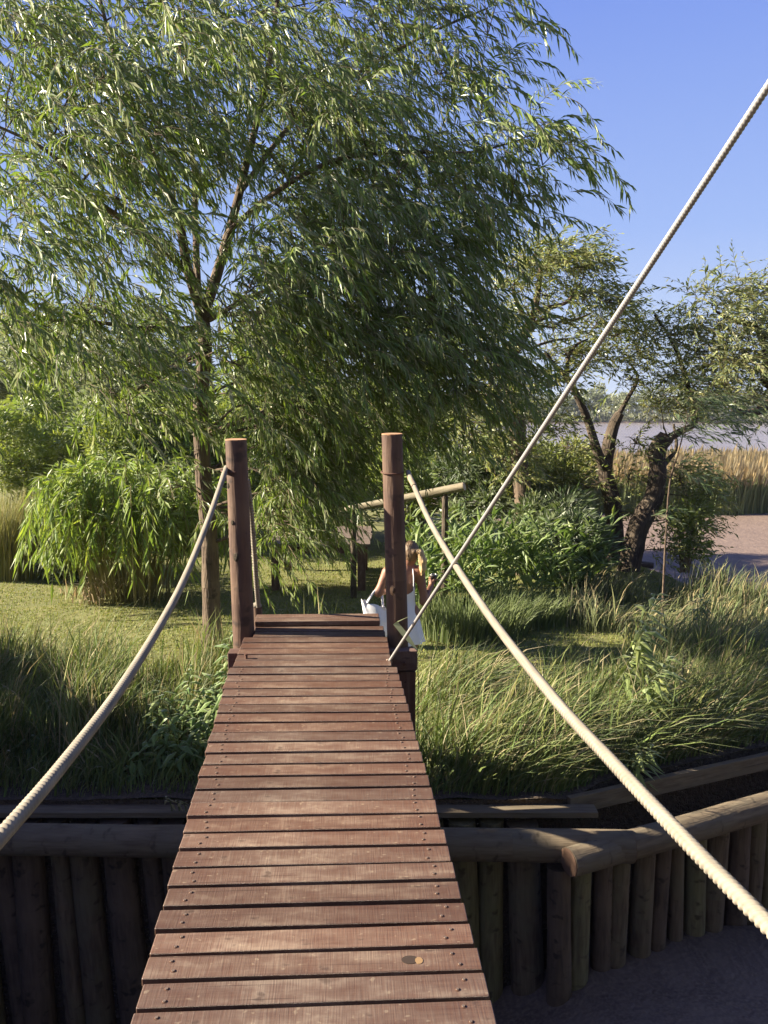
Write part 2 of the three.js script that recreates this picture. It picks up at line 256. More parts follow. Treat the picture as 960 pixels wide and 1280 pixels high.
{
  const w = thing('retaining_wall', 'retaining wall of dark upright piles under a long horizontal log, beneath the bridge', 'wall', V(-1, -1.7, -5.8));
  for (let x = -5.4; x < 1.12;) { const r = rr(0.07, 0.128); x += r; const lean = rr(0.0, 0.16); log('pile', V(x + lean, -2.1, -5.7 + rr(-0.03, 0.05)), V(x, -0.1 + rr(-0.03, 0.04), -5.7 + rr(-0.02, 0.02)), r * 1.06, r * 0.94, pick(M.piles), w, []); x += r + rr(0.0, 0.04); }
  log('wale_log', V(-5.6, -0.1, -5.53), V(1.74, -0.13, -5.42), 0.108, 0.112, M.wale, w, [1], M.cutPale, 0.03);
  part('cap_board', new THREE.BoxGeometry(7.1, 0.04, 0.13).translate(-2.0, 0.0, -5.68), M.wale, w);
  const w2 = thing('retaining_wall', 'retaining wall of dark piles with a log slanting away and a board behind it, right of the bridge', 'wall', V(2.4, -1.2, -5.8));
  const A = V(1.16, 0, -5.36), d = V(0.9195, 0, -0.393), q = (t, o, y) => A.clone().addScaledVector(d, t).add(V(-0.393 * o, y, -0.9195 * o));
  log('wale_log', q(0.05, -0.14, -0.15), q(6, -0.14, -0.02), 0.1, 0.12, M.wale, w2, [0], std({ color: rgb(0.15, 0.085, 0.055) }), 0.04);
  for (let t = 0.02; t < 6;) { const r = rr(0.06, 0.095); t += r; log('pile', q(t + rr(-0.07, 0.03), rr(0, 0.05), -1.7), q(t, rr(0.03, 0.06), rr(-0.3, -0.16)), r * 1.05, r * 0.95, pick(M.piles), w2, []); t += r + rr(0.0, 0.05); }
  const bb = new THREE.BoxGeometry(5.7, 0.13, 0.05); bb.rotateY(Math.atan2(0.393, 0.9195)); const c = q(3.2, 0.29, 0.0); bb.translate(c.x, c.y, c.z); part('back_board', bb, M.wale, w2);
}

// ---------------------------------------------------------------- the footbridge
const BD = V(-0.0864, 0.0511, -0.9963), BF = V(-0.0864, 0, -0.9963).normalize(), BR = V(0.9963, 0, -0.0864);       // along (rising), its level part, across
const deckP = (s, w, up = 0) => V(0, 1.3, 0).addScaledVector(BF, s).addScaledVector(BR, w).add(V(0, 0.0511 * s + up, 0));
const deckQ = (skew) => new THREE.Quaternion().setFromRotationMatrix(new THREE.Matrix4().makeBasis(BR, V(0, 1, 0), BR.clone().cross(V(0, 1, 0)))).multiply(new THREE.Quaternion().setFromEuler(new THREE.Euler(Math.atan(0.0511), skew, 0, 'YXZ')));
const plankGeos = (L, W, T, n) => Array.from({ length: n }, () => {
  const g = new RoundedBoxGeometry(L, T, W, 2, 0.004), p = g.attributes.position, uv = g.attributes.uv, nn = g.attributes.normal, ou = rr(0.47, 0.53), ov = rr(0.1, 0.6);
  for (let i = 0; i < p.count; i++) { const top = Math.abs(nn.getY(i)) > 0.5; uv.setXY(i, ou + p.getX(i) / 1.6, ov + (top ? p.getZ(i) : p.getY(i) + 0.3) / 0.8); }
  return g;
});
const bridge = thing('footbridge', 'narrow wooden footbridge of reddish brown cross planks rising to two posts', 'bridge', V(0, 1.3, 0));
const screwGeo = new THREE.CylinderGeometry(0.0042, 0.0048, 0.003, 10);
const screwDark = new THREE.CylinderGeometry(0.0072, 0.0072, 0.0012, 10);
{
  const W = 0.0848, pitch = 0.1003, geos = plankGeos(0.91, W, 0.026, 14), s0 = 4.335;
  let i = 0;
  for (let s = s0 - pitch / 2; s > -0.55; s -= pitch, i++) {
    const skew = lerp(-0.036, -0.072, clamp((s - 1.8) / 2.5, 0, 1)) + rr(-0.006, 0.006), q = deckQ(skew);
    const m = placed('plank', geos[Math.floor(rnd() * 14)], pick(M.planks), bridge, deckP(s + rr(-0.0035, 0.0035), -0.011 + rr(-0.003, 0.003), -0.013 + rr(-0.002, 0.002)), q.multiply(new THREE.Quaternion().setFromEuler(new THREE.Euler(rr(-0.012, 0.012), 0, rr(-0.002, 0.002))))); m.scale.set(rr(0.994, 1.004), 1, rr(0.97, 1.02));
    if (s < 4.4 && s > 1.6) for (const e of [-1, 1]) for (const k of [-1, 1]) {
      const p = V(e * (0.385 + rr(-0.012, 0.012)), 0.0133, k * (0.022 + rr(-0.006, 0.006)));
      const a = shadowed(new THREE.Mesh(screwDark, M.rust)); a.name = 'screw_hole'; a.position.copy(p); m.add(a);
      const b = shadowed(new THREE.Mesh(screwGeo, M.steel)); b.name = 'screw'; b.position.copy(p).add(V(0, 0.0012, 0)); m.add(b);
    }
    if (i === 22) { // the board with a loose knot
      const k = shadowed(new THREE.Mesh(new THREE.CylinderGeometry(0.019, 0.019, 0.002, 20).scale(1.25, 1, 0.85), std({ color: rgb(0.035, 0.02, 0.013) }))); k.name = 'knot'; k.position.set(0.262, 0.0132, 0.0); m.add(k);
      const y = shadowed(new THREE.Mesh(new THREE.CylinderGeometry(0.012, 0.012, 0.0024, 14).scale(0.9, 1, 1.1), std({ color: rgb(0.26, 0.16, 0.075) }))); y.name = 'knot_rim'; y.position.set(0.286, 0.0131, 0.004); m.add(y);
    }
  }
  const g2 = plankGeos(0.865, 0.0865, 0.026, 5), g3 = plankGeos(0.80, 0.0865, 0.026, 5);
  for (let k = 0; k < 5; k++) placed('plank', pick(g2), pick(M.planks), bridge, deckP(4.392 + k * 0.1003, -0.012 + 0.004 * k, -0.012 + rr(-0.002, 0.002)), deckQ(-0.07));
  for (let k = 5; k < 7; k++) placed('plank', pick(g3), pick(M.planks), bridge, deckP(4.392 + k * 0.1003, 0.03, -0.012 + rr(-0.002, 0.002)), deckQ(-0.06));
  // the step up at the end
  const g4 = plankGeos(0.785, 0.074, 0.03, 2);
  for (let k = 0; k < 2; k++) placed('plank', g4[k], M.planks[k * 2], bridge, deckP(5.075 + k * 0.079, 0.02, 0.022), deckQ(-0.05));
  const rz = new THREE.BoxGeometry(0.78, 0.12, 0.03); rz.applyQuaternion(deckQ(-0.05)); const rp = deckP(5.065, 0.02, -0.055); rz.translate(rp.x, rp.y, rp.z); part('riser_board', rz, M.beam, bridge);
  for (const w of [-0.385, 0.36]) { const a = deckP(-0.5, w, -0.1), b = deckP(5.2, w, -0.1), g = new THREE.BoxGeometry(0.05, 0.14, a.distanceTo(b)); g.applyQuaternion(deckQ(0)); const c = a.lerp(b, 0.5); g.translate(c.x, c.y, c.z); part('stringer', g, M.beam, bridge); }
}
// stairs down to the lawn behind the landing
{
  const st = thing('garden_steps', 'wooden steps from the bridge landing down to the lawn', 'steps', deckP(5.9, 0, -1.6));
  for (let k = 0; k < 6; k++) { const g = new THREE.BoxGeometry(0.72, 0.035, 0.2), c = deckP(5.3 + k * 0.2, 0, 0); g.rotateY(0.086); g.translate(c.x, 1.36 - k * 0.235, c.z); part('tread', g, M.planks[k % 5], st); }
  for (const w of [-0.38, 0.38]) { const a = deckP(5.24, w, 0).setY(1.38), b = deckP(6.6, w, 0).setY(-0.05); part('side_string', tube([a, b], 0.06, 0.06, { rad: 4, seg: 2 }), M.beam, st); }
}
// cross beam and posts of the gate
const lm = px(305, 800, 4.93), rm = px(497, 798, 4.88);
{
  const a = px(287, 822, 4.78), b = px(521, 824, 4.78), len = a.distanceTo(b), mid = a.clone().lerp(b, 0.5), cb = thing('cross_beam', 'thick dark timber crossbeam under the end of the deck, between the two posts', 'beam', mid.clone());
  const g = new RoundedBoxGeometry(len, 0.12, 0.1, 2, 0.005); { const uv = g.attributes.uv, p = g.attributes.position; for (let i = 0; i < p.count; i++) uv.setXY(i, p.getX(i) / 1.6 + 0.2, (p.getY(i) + p.getZ(i)) / 0.8); }
  g.rotateY(0.04); g.translate(mid.x, mid.y - 0.006, mid.z); part('timber', g, M.beam, cb);
  for (const t of [0.06, 0.93]) { const c = a.clone().lerp(b, t); const h = new THREE.CylinderGeometry(0.011, 0.011, 0.02, 6); h.rotateX(Math.PI / 2); h.translate(c.x, c.y - 0.01, c.z + 0.06); part('bolt', h, M.rust, cb); }
  for (const [u, L] of [[509, 'right'], [300, 'left']]) { const t = px(u, 838, 4.8); const gg = new RoundedBoxGeometry(0.1, t.y + 1.9, 0.1, 1, 0.004); gg.translate(t.x, (t.y - 1.9) / 2, t.z - 0.02); part('support_leg', gg, M.beam, cb); }
}
function post(name, label, top, bot, r, knots) {
  const p = thing(name, label, 'post', V(bot.x, -1.8, bot.z), 'round posts at the end of the bridge'), s = rnd() * 50, foot = bot.clone().addScaledVector(bot.clone().sub(top).normalize(), bot.y + 1.8);
  part('shaft', tube([foot, bot, top], r * 1.06, r * 0.97, { seg: 60, rad: 28, profile: knobbly(s, 0.028, 1.3), bumpy: true }), M.post, p);
  const d = top.clone().sub(bot).normalize();
  const c = disc(top.clone().addScaledVector(d, 0.002), d.clone().add(V(0.02, 0, 0.05)).normalize(), r * 0.965, 28); part('cut_top', c, M.cut, p);
  for (const [t, ang, sz] of knots) { const o = bot.clone().lerp(top, t), n = V(Math.sin(ang), 0, Math.cos(ang)), g = new THREE.SphereGeometry(sz, 14, 8); g.scale(1, 1.35, 0.45); g.applyQuaternion(new THREE.Quaternion().setFromUnitVectors(V(0, 0, 1), n)); o.addScaledVector(n, r * 0.97); g.translate(o.x, o.y, o.z); part('knot', g, M.pile, p); }
  return p;
}
post('bridge_post', 'dark round post with a thick rope running from its left side', px(295, 550, 4.93), lm, 0.066, [[0.43, -0.25, 0.02], [0.78, -0.9, 0.014], [0.6, -0.5, 0.012]]);
const rp = post('bridge_post', 'round post with the cable crossing in front of it and a pale knot low down', px(490, 543, 4.88), rm, 0.0635, []);
{ // the pale scar with its dark knot
  const o = px(492, 738, 4.82), g = new THREE.SphereGeometry(0.024, 16, 10); g.scale(1, 1.45, 0.3); g.translate(o.x, o.y, o.z - 0.003); const k = part('knot_scar', g, std({ color: rgb(0.34, 0.21, 0.11) }), rp);
  const g2 = new THREE.SphereGeometry(0.011, 12, 8); g2.scale(1, 1.5, 0.4); g2.translate(o.x, o.y, o.z + 0.004); part('knot', g2, std({ color: rgb(0.07, 0.04, 0.025) }), k);
  const h = px(497, 628, 4.83), g3 = new THREE.SphereGeometry(0.01, 12, 8); g3.scale(1, 2.0, 0.3); g3.translate(h.x, h.y, h.z); part('knot', g3, M.pile, rp);
}

// ---------------------------------------------------------------- ropes and cable
function rope(name, label, pts, r, mat, o = {}) {
  const c = new THREE.CatmullRomCurve3(pts, false, 'centripetal'), L = c.getLength(), starts = o.starts ?? 3, ridge = o.ridge ?? 0.0145, per = o.per ?? 8;
  const p = c.getSpacedPoints(24), seg = Math.ceil(L / ridge * per);
  const t = thing(name, label, o.category ?? 'rope', p[0].clone());
  part('strands', tube(p, r, r, { seg, rad: o.rad ?? 15, uvo: 0, bumpy: true, profile: (k, a, l) => { const w = Math.abs(Math.sin(Math.PI * l / ridge + starts * a / 2)); return (1.04 - (o.deep ?? 0.3) + (o.deep ?? 0.3) * Math.pow(w, 0.85)) * (1 + 0.015 * N3(l * 30, a, 2)); } }), mat, t);
  return t;
}
const nearL = V(-0.72, 2.3, 0.55), nearR = V(0.86, 2.3, 0.55);
const inPlane = (A, B, uv) => uv.map(([u, v]) => { const r = ray(u, v), nx = B.z - A.z, nz = A.x - B.x, t = (nx * A.x + nz * A.z) / (nx * r.x + nz * r.z); return V(r.x * t, EYE + r.y * t, r.z * t); });   // a taut rope hangs in an upright plane
const pl = [px(283, 584, 4.93), px(0, 1047, 1.3)], pr = [px(510, 590, 4.9), px(955, 1151, 1.1)];
const ropeL = rope('hand_rope', 'thick beige twisted rope slanting down from the left post of the bridge', [pl[0], ...inPlane(...pl, [[260, 651], [227, 731], [191, 797], [142, 873], [81, 952]]), pl[1], V(-0.7, 2.16, -0.4), nearL], 0.0142, M.rope);
const ropeR = rope('hand_rope', 'thick pale twisted rope slanting down from the right post of the bridge', [pr[0], ...inPlane(...pr, [[535, 647], [566, 701], [619, 780], [673, 849], [715, 899], [785, 973], [846, 1040], [912, 1107]]), pr[1], V(0.7, 2.14, -0.4), nearR], 0.0142, M.rope);
for (const [r, p] of [[ropeL, pl], [ropeR, pr]]) { const q = inPlane(...p, p === pl ? [[280.5, 592], [276, 606]] : [[512, 596], [518, 608]]); part('whipping', tube(q, 0.0168, 0.0163, { seg: 40, rad: 14, profile: (t) => 0.93 + 0.07 * Math.abs(Math.sin(t * 40)), bumpy: true }), M.whip ??= std({ map: fibre, color: rgb(0.30, 0.24, 0.17) }), r); }
{ const c = V(0, 0, 0), loop = (P, r, th) => { const g = new THREE.TorusGeometry(r, th, 8, 30); g.rotateX(Math.PI / 2 + 0.12); g.translate(P.x, P.y, P.z); return g; };
  const a = px(291, 588, 4.93), b = px(490.5, 590, 4.88); part('loop', loop(a, 0.068, 0.005), M.rust, ropeL); part('loop', loop(b, 0.066, 0.005), M.rust, ropeR); }
rope('stair_rope', 'ropelight colored twisted cord hanging behind the left post to a small stub'.replace('ropelight colored', 'tan'), [px(309, 600, 4.98), px(313, 630, 5.03), px(318, 690, 5.12), px(321, 735, 5.22), px(323, 758, 5.3)], 0.0165, M.rope, { ridge: 0.02 });
{
  const b = px(323, 777, 5.32), t = px(322, 759, 5.32), s = thing('rope_stub', 'short wooden stub with a rope knot at the left end of the landing', 'stub', V(b.x, b.y - 0.3, b.z));
  part('stub', tube([b.clone().add(V(0, -0.4, 0)), t], 0.034, 0.032, { rad: 14, seg: 10, profile: knobbly(4, 0.04), bumpy: true }), M.post, s);
  const k = new THREE.SphereGeometry(0.03, 14, 10); k.scale(1.15, 0.7, 1); k.translate(t.x - 0.005, t.y + 0.012, t.z); part('knot', k, M.rope, s);
}
const cabA = px(487, 826, 4.42), cabB = px(960, 108, 1.66), cabDir = cabB.clone().sub(cabA), cabEnd = cabA.clone().addScaledVector(cabDir, 1.75);
const cable = rope('steel_cable', 'pale twisted steel cable slanting up from the deck edge across the sky', [cabA, cabA.clone().lerp(cabEnd, 0.35), cabA.clone().lerp(cabEnd, 0.7), cabEnd], 0.0082, M.wire, { starts: 3, ridge: 0.0095, rad: 12, deep: 0.2, category: 'cable', per: 5 });
{ const g = new THREE.TorusGeometry(0.014, 0.005, 8, 16); g.translate(cabA.x - 0.004, cabA.y - 0.006, cabA.z); part('eye_ring', g, M.steel, cable); const h = new THREE.CylinderGeometry(0.008, 0.008, 0.05, 8); h.translate(cabA.x - 0.006, cabA.y - 0.03, cabA.z); part('anchor_bolt', h, M.rust, cable); }
{ // bolt that stands up from the deck on the left
  const p = px(308, 830, 4.45), b = thing('eye_bolt', 'small rusty bolt standing up at the left edge of the deck', 'bolt', p.clone());
  part('shank', new THREE.CylinderGeometry(0.0075, 0.0075, 0.07, 8).translate(p.x, p.y + 0.02, p.z), M.rust, b);
  part('head', new THREE.CylinderGeometry(0.011, 0.011, 0.008, 6).translate(p.x, p.y + 0.055, p.z), M.rust, b);
}
{ // the masts that carry cable and ropes at the near end, beside and behind the viewer
  for (const [p, h, l] of [[nearR, cabEnd.y + 0.25, 'tall mast post carrying the cable at the near end of the bridge'], [nearL, 2.6, 'short post carrying the left rope at the near end of the bridge']]) {
    const m = thing('mast_post', l, 'post', V(p.x, 0, p.z)), x = p === nearR ? lerp(p.x, cabEnd.x, 1) : p.x; part('shaft', tube([V(p.x, -0.3, p.z + 0.08), V(x, h, (p === nearR ? cabEnd.z : p.z) + 0.08)], 0.09, 0.08, { rad: 16, seg: 12, profile: knobbly(7, 0.03), bumpy: true }), M.post, m);
  }
}
console.log('bridge done');
// ---------------------------------------------------------------- trees, shrubs, grass
const WIND = V(1, 0, 0.1).normalize(), stemCol = [0.16, 0.12, 0.07];
// hanging, wind-blown sprays round a centre: thin stems with leaves set alternately along them
function sprays(L, S, c, R, n, o) {
  for (let k = 0; k < n; k++) {
    const wd = o.wind * rr(0.35, 1.5), fl = o.fall * rr(0.5, 1.5), b = ball(), st = V(c.x + b.x * R.x, c.y + b.y * R.y, c.z + b.z * R.z), len = rr(o.len[0], o.len[1]), steps = 7, pts = [st];
    const d = V(gauss() + b.x * 0.5, rr(-0.2, 0.7) * (o.lift ?? 1), gauss() + b.z * 0.5).addScaledVector(WIND, wd).normalize(), p = st.clone(), h = len / steps, cols = o.cols;
    for (let i = 0; i < steps; i++) { d.y -= fl * (0.6 + 0.4 * rnd()); d.addScaledVector(WIND, wd * 0.18).normalize(); p.addScaledVector(d, h); pts.push(p.clone()); }
    if (S) S.twig(pts, o.stem ?? 0.004, stemCol);
    const m = Math.round(len / o.gap), own = 1 + 0.3 * gauss(), ls = rr(0.7, 1.15), a = V(0, 0, 0), t = V(0, 0, 0);
    for (let i = 0; i < m; i++) {
      const f = (i + 0.8) / m * (steps - 0.02), q = Math.floor(f); a.copy(pts[q]).lerp(pts[q + 1], f - q); t.copy(pts[q + 1]).sub(pts[q]).normalize();
      const s = sideOf(t, rnd() * 6.28), dir = t.clone().multiplyScalar(0.8).addScaledVector(s, rr(0.35, 0.75)).addScaledVector(WIND, wd * 0.22); dir.y -= o.hang ?? 0.25; dir.normalize();
      const c0 = tint(pick(cols), 0.3), l = ls * o.leaf * rr(0.6, 1.2) * (0.75 + 0.25 * Math.sin(Math.PI * (i + 0.5) / m));
      L.leaf(a, dir, sideOf(dir, rnd() * 6.28), l, l * o.ratio, [c0[0] * own, c0[1] * own, c0[2] * own], rr(0.1, 0.5), rr(0.0, 0.22));
    }
  }
}
const nearest = (limbs, c) => { let best = null, bd = 1e9; for (const l of limbs) for (let i = 2; i <= 12; i++) { const p = l.curve.getPoint(i / 12), d = p.distanceTo(c) + Math.max(0, p.y - c.y) * 0.8; if (d < bd) { bd = d; best = { p, r: lerp(l.r0, l.r1, i / 12) }; } } return best; };
function tree(name, label, group, o) {
  const base = o.limbs[0].pts[0], t = thing(name, label, 'tree', base.clone(), group);
  const limbs = o.limbs.map((l) => ({ ...l, curve: new THREE.CatmullRomCurve3(l.pts, false, 'centripetal') }));
  limbs.forEach((l, i) => part(i ? 'limb' : 'trunk', tube(l.pts, l.r0, l.r1, { seg: l.pts.length * 9, rad: i ? 9 : 14, profile: knobbly(rnd() * 40, o.gnarl ?? 0.1, 2.2), bumpy: true }), o.bark, t));
  const L = new Buf(), S = new Buf(), geos = [];
  for (const [u, v, D, ru, rv, rd, n] of o.clusters) {
    const c = px(u, v, D), k = D / FOC, near = nearest(limbs, c);
    if (near) { const m = near.p.clone().lerp(c, 0.55); m.y += rr(0, 0.15) * near.p.distanceTo(c); m.x += gauss() * 0.1; m.z += gauss() * 0.15; const r0 = Math.min(near.r * 0.5, 0.009 + 0.011 * near.p.distanceTo(c)); geos.push(tube([near.p, near.p.clone().lerp(m, 0.5).add(V(gauss() * 0.06, gauss() * 0.06, gauss() * 0.08)), m, c], r0, 0.005, { seg: 10, rad: 6, cap: false, profile: knobbly(rnd() * 40, 0.12), bumpy: true })); }
    const R = V(ru * k, rv * k, rd); sprays(L, S, c, R, Math.round(n * (o.more ?? 1)), o.spray);
    for (let i = 0; i < (o.sub ?? 2); i++) { const b = ball(), e = V(c.x + b.x * R.x, c.y + b.y * R.y, c.z + b.z * R.z); geos.push(tube([c, c.clone().lerp(e, 0.5).add(V(0, 0.06, 0)), e], o.sub > 5 ? 0.012 : 0.007, 0.003, { seg: 5, rad: 4, cap: false })); }
  }
  if (geos.length) part('branches', mergeGeometries(geos.map((g) => { g.deleteAttribute('uv2'); return g; })), o.bark, t).userData.kind = 'stuff';
  part('twigs', S.geo(), M.twig, t).userData.kind = 'stuff';
  part('crown', L.geo(), o.mat ?? M.leaf, t).userData.kind = 'stuff';
  return t;
}
const Pp = (D, ...uv) => uv.map(([u, v, d]) => px(u, v, D + (d ?? 0)));

{ // the big wind-blown willow behind the left post
  const D = 10, lb = (r0, r1, ...uv) => ({ pts: Pp(D, ...uv), r0, r1 });
  const ground0 = px(266, 800, D).setY(-0.05);
  const limbs = [
    { pts: [ground0, ...Pp(D, [264, 745], [262, 680], [254, 590], [251, 500], [256, 430], [252, 385])], r0: 0.115, r1: 0.08 },
    lb(0.07, 0.018, [252, 392], [236, 340, -0.2], [222, 270, -0.3], [190, 190, -0.3], [150, 90, -0.1], [120, -20, 0.1]),
    lb(0.075, 0.02, [254, 396], [272, 340, 0.2], [292, 270, 0.3], [312, 190, 0.2], [335, 90, 0], [352, -40, -0.2]),
    lb(0.05, 0.012, [248, 380], [245, 310, 0.4], [243, 230, 0.7], [236, 130, 0.8], [228, 0, 0.9]),
    lb(0.036, 0.01, [246, 410], [200, 412, -0.4], [130, 404, -0.7], [60, 398, -1.0], [0, 378, -1.2]),
    lb(0.05, 0.012, [240, 345], [190, 300, -0.6], [120, 250, -0.9], [60, 190, -1.2], [-20, 150, -1.3]),
    lb(0.035, 0.01, [285, 290], [345, 240, -0.6], [420, 200, -0.9], [500, 190, -1.0], [590, 190, -0.8], [650, 175, -0.8]),
    lb(0.035, 0.01, [300, 240], [370, 150, 0.4], [450, 90, 0.6], [540, 40, 0.4], [610, 10, 0.2]),
    lb(0.032, 0.01, [262, 400], [320, 368, -0.5], [400, 350, -0.9], [480, 365, -1.1], [540, 400, -1.1]),
    lb(0.035, 0.01, [258, 395], [330, 390, 0.5], [420, 380, 0.9], [500, 400, 1.0]),
    lb(0.03, 0.008, [250, 440], [200, 470, -0.5], [150, 500, -0.8]),
  ];
  const C = [];
  const add = (list, n, rd = 0.9, ru = 62, rv = 55) => { for (const [u, v, d, k] of list) { const q = rr(0.62, 0.95); C.push([u + rr(-12, 12), v + rr(-12, 12), D + (d ?? 0), ru * q, rv * q, rd * q, Math.round(n * (k ?? 1) * rr(0.9, 1.6))]); } };
  add([[-40, 20, -0.5], [40, 30, -0.9], [120, 20, -0.4], [210, 20, 0], [300, 20, 0.3], [390, 10, 0], [470, 20, 0.2], [550, 20, 0, 0.8], [-30, 110, -0.8], [50, 110, -0.9], [140, 120, -0.7], [225, 110, -0.3], [310, 110, 0.2], [395, 100, 0], [475, 110, 0.2], [545, 105, 0, 0.9], [600, 45, 0, 0.6]], 34);
  add([[-20, 200, -1, 0.8], [60, 190, -1], [150, 200, -0.7], [230, 200, 0.1, 0.7], [300, 205, 0.6, 0.8], [385, 190, -0.4], [465, 200, -0.5], [540, 200, -0.5, 1.1], [600, 190, -0.8, 0.8], [655, 185, -0.8, 0.5], [690, 195, -0.8, 0.22]], 34);
  add([[95, 265, -0.8, 0.7], [180, 280, -0.6, 0.6], [50, 335, -1, 0.4], [120, 345, -0.7, 0.45], [200, 350, -0.3, 0.35], [330, 290, 0.7, 0.8], [395, 285, 0, 1.1], [470, 285, -0.4, 1.2], [535, 280, -0.6, 1.2], [590, 265, -0.8, 0.8], [640, 250, -0.8, 0.3]], 34);
  add([[335, 385, -0.5, 0.6], [400, 370, -0.8, 0.7], [465, 375, -0.9, 0.8], [520, 380, -1, 0.8], [560, 370, -1, 0.6], [370, 430, 0.4, 0.6], [440, 430, 0.2, 0.6], [505, 440, -0.6, 0.5], [555, 450, -0.8, 0.6], [310, 440, -0.6, 0.7], [300, 500, -0.4, 0.6], [365, 490, -0.2, 0.6], [430, 495, 0.3, 0.4], [500, 500, -0.4, 0.3]], 34);
  add([[345, 545, -0.4, 1.4], [385, 560, -0.3, 1.2], [360, 600, -0.5, 1.3], [372, 620, -0.5, 0.7], [330, 590, -0.3, 0.8], [358, 660, -0.6, 0.6], [335, 640, -0.2, 0.5], [445, 530, 0.2, 0.4], [340, 600, -0.6, 0.9], [350, 640, -0.4, 0.7], [350, 660, -0.5, 0.7], [420, 550, 0, 0.7], [325, 660, -0.2, 0.5]], 24, 0.45, 30, 36);
  add([[470, 540, -0.5, 0.8], [510, 520, -0.6, 0.8], [550, 500, -0.7, 0.7], [585, 470, -0.8, 0.6], [600, 420, -0.8, 0.6], [580, 540, -0.4, 0.35], [625, 480, -0.6, 0.3]], 24, 0.5, 40, 40);
  add([[20, 400, -1.2, 0.6], [90, 410, -0.9, 0.6], [160, 420, -0.6, 0.6], [190, 470, -0.5, 0.5], [140, 500, -0.7, 0.4], [215, 530, -0.4, 0.5], [225, 600, -0.3, 0.4], [285, 640, -0.1, 0.3]], 26, 0.6, 45, 40);
  add([[40, 60, -1.8], [130, 90, -1.9], [230, 70, -1.7], [320, 60, -1.6], [90, 170, -1.9], [190, 160, -1.8], [280, 150, -1.2, 0.6], [60, 250, -1.8, 0.5], [150, 240, -1.7, 0.5], [360, 130, -1.3], [440, 150, -1.4], [370, 240, -1.3], [440, 260, -1.5], [500, 230, -1.4, 0.8], [340, 340, -1.4, 0.9], [410, 330, -1.6], [480, 330, -1.6], [300, 400, -1.3, 0.7], [540, 330, -1.2, 0.8]], 26, 0.7, 60, 55);
  add([[330, 400, -1.3, 0.8], [390, 410, -1.4, 0.7], [450, 420, -1.4, 0.7], [510, 430, -1.3, 0.7], [560, 420, -1.2, 0.5], [350, 460, -1.3, 0.8], [410, 470, -1.3, 0.7], [470, 470, -1.2, 0.5], [330, 520, -1.1, 0.9], [385, 520, -1.1, 0.7], [440, 520, -0.9, 0.5], [570, 480, -1, 0.3]], 24, 0.5, 45, 42);
  add([[60, 330, -2.15, 0.7], [120, 385, -2.25], [195, 415, -2.15, 0.4], [290, 395, -2.05, 0.35], [150, 300, -2.05, 0.6], [320, 350, -1.95, 0.8], [100, 440, -2.35, 0.5], [200, 480, -2.25, 0.3], [160, 520, -2.15, 0.3], [30, 400, -2.45, 0.6], [-40, 350, -2.55], [-90, 300, -2.55], [-60, 420, -2.55, 0.8], [20, 270, -2.15, 0.6], [310, 290, -1.95, 0.4], [380, 380, -1.75, 0.8], [300, 450, -1.95, 0.4]], 20, 0.6, 55, 45);
  add([[0, -80, 0], [100, -90, 0], [200, -90, 0.4], [300, -90, 0.2], [400, -80, 0], [480, -60, 0]], 24, 1.2, 80, 60);
  add([[100, 60, 1.8], [220, 60, 2], [340, 60, 2], [450, 70, 1.8], [140, 200, 1.8, 0.6], [380, 220, 1.9], [480, 250, 1.6], [420, 340, 1.8]], 26, 1.0, 80, 70);
  tree('willow_tree', 'tall windblown willow with narrow silvery green leaves, its trunk behind the left post', undefined, {
    limbs, clusters: C, bark: M.bark, gnarl: 0.09, sub: 3,
    spray: { len: [0.45, 1.0], gap: 0.028, leaf: 0.165, ratio: 0.165, wind: 0.5, fall: 0.3, hang: 0.5, stem: 0.0045, cols: [[0.15, 0.22, 0.02], [0.18, 0.25, 0.025], [0.11, 0.18, 0.018], [0.16, 0.23, 0.026], [0.19, 0.25, 0.04], [0.30, 0.32, 0.14]] },
  });
}
console.log('willow done');
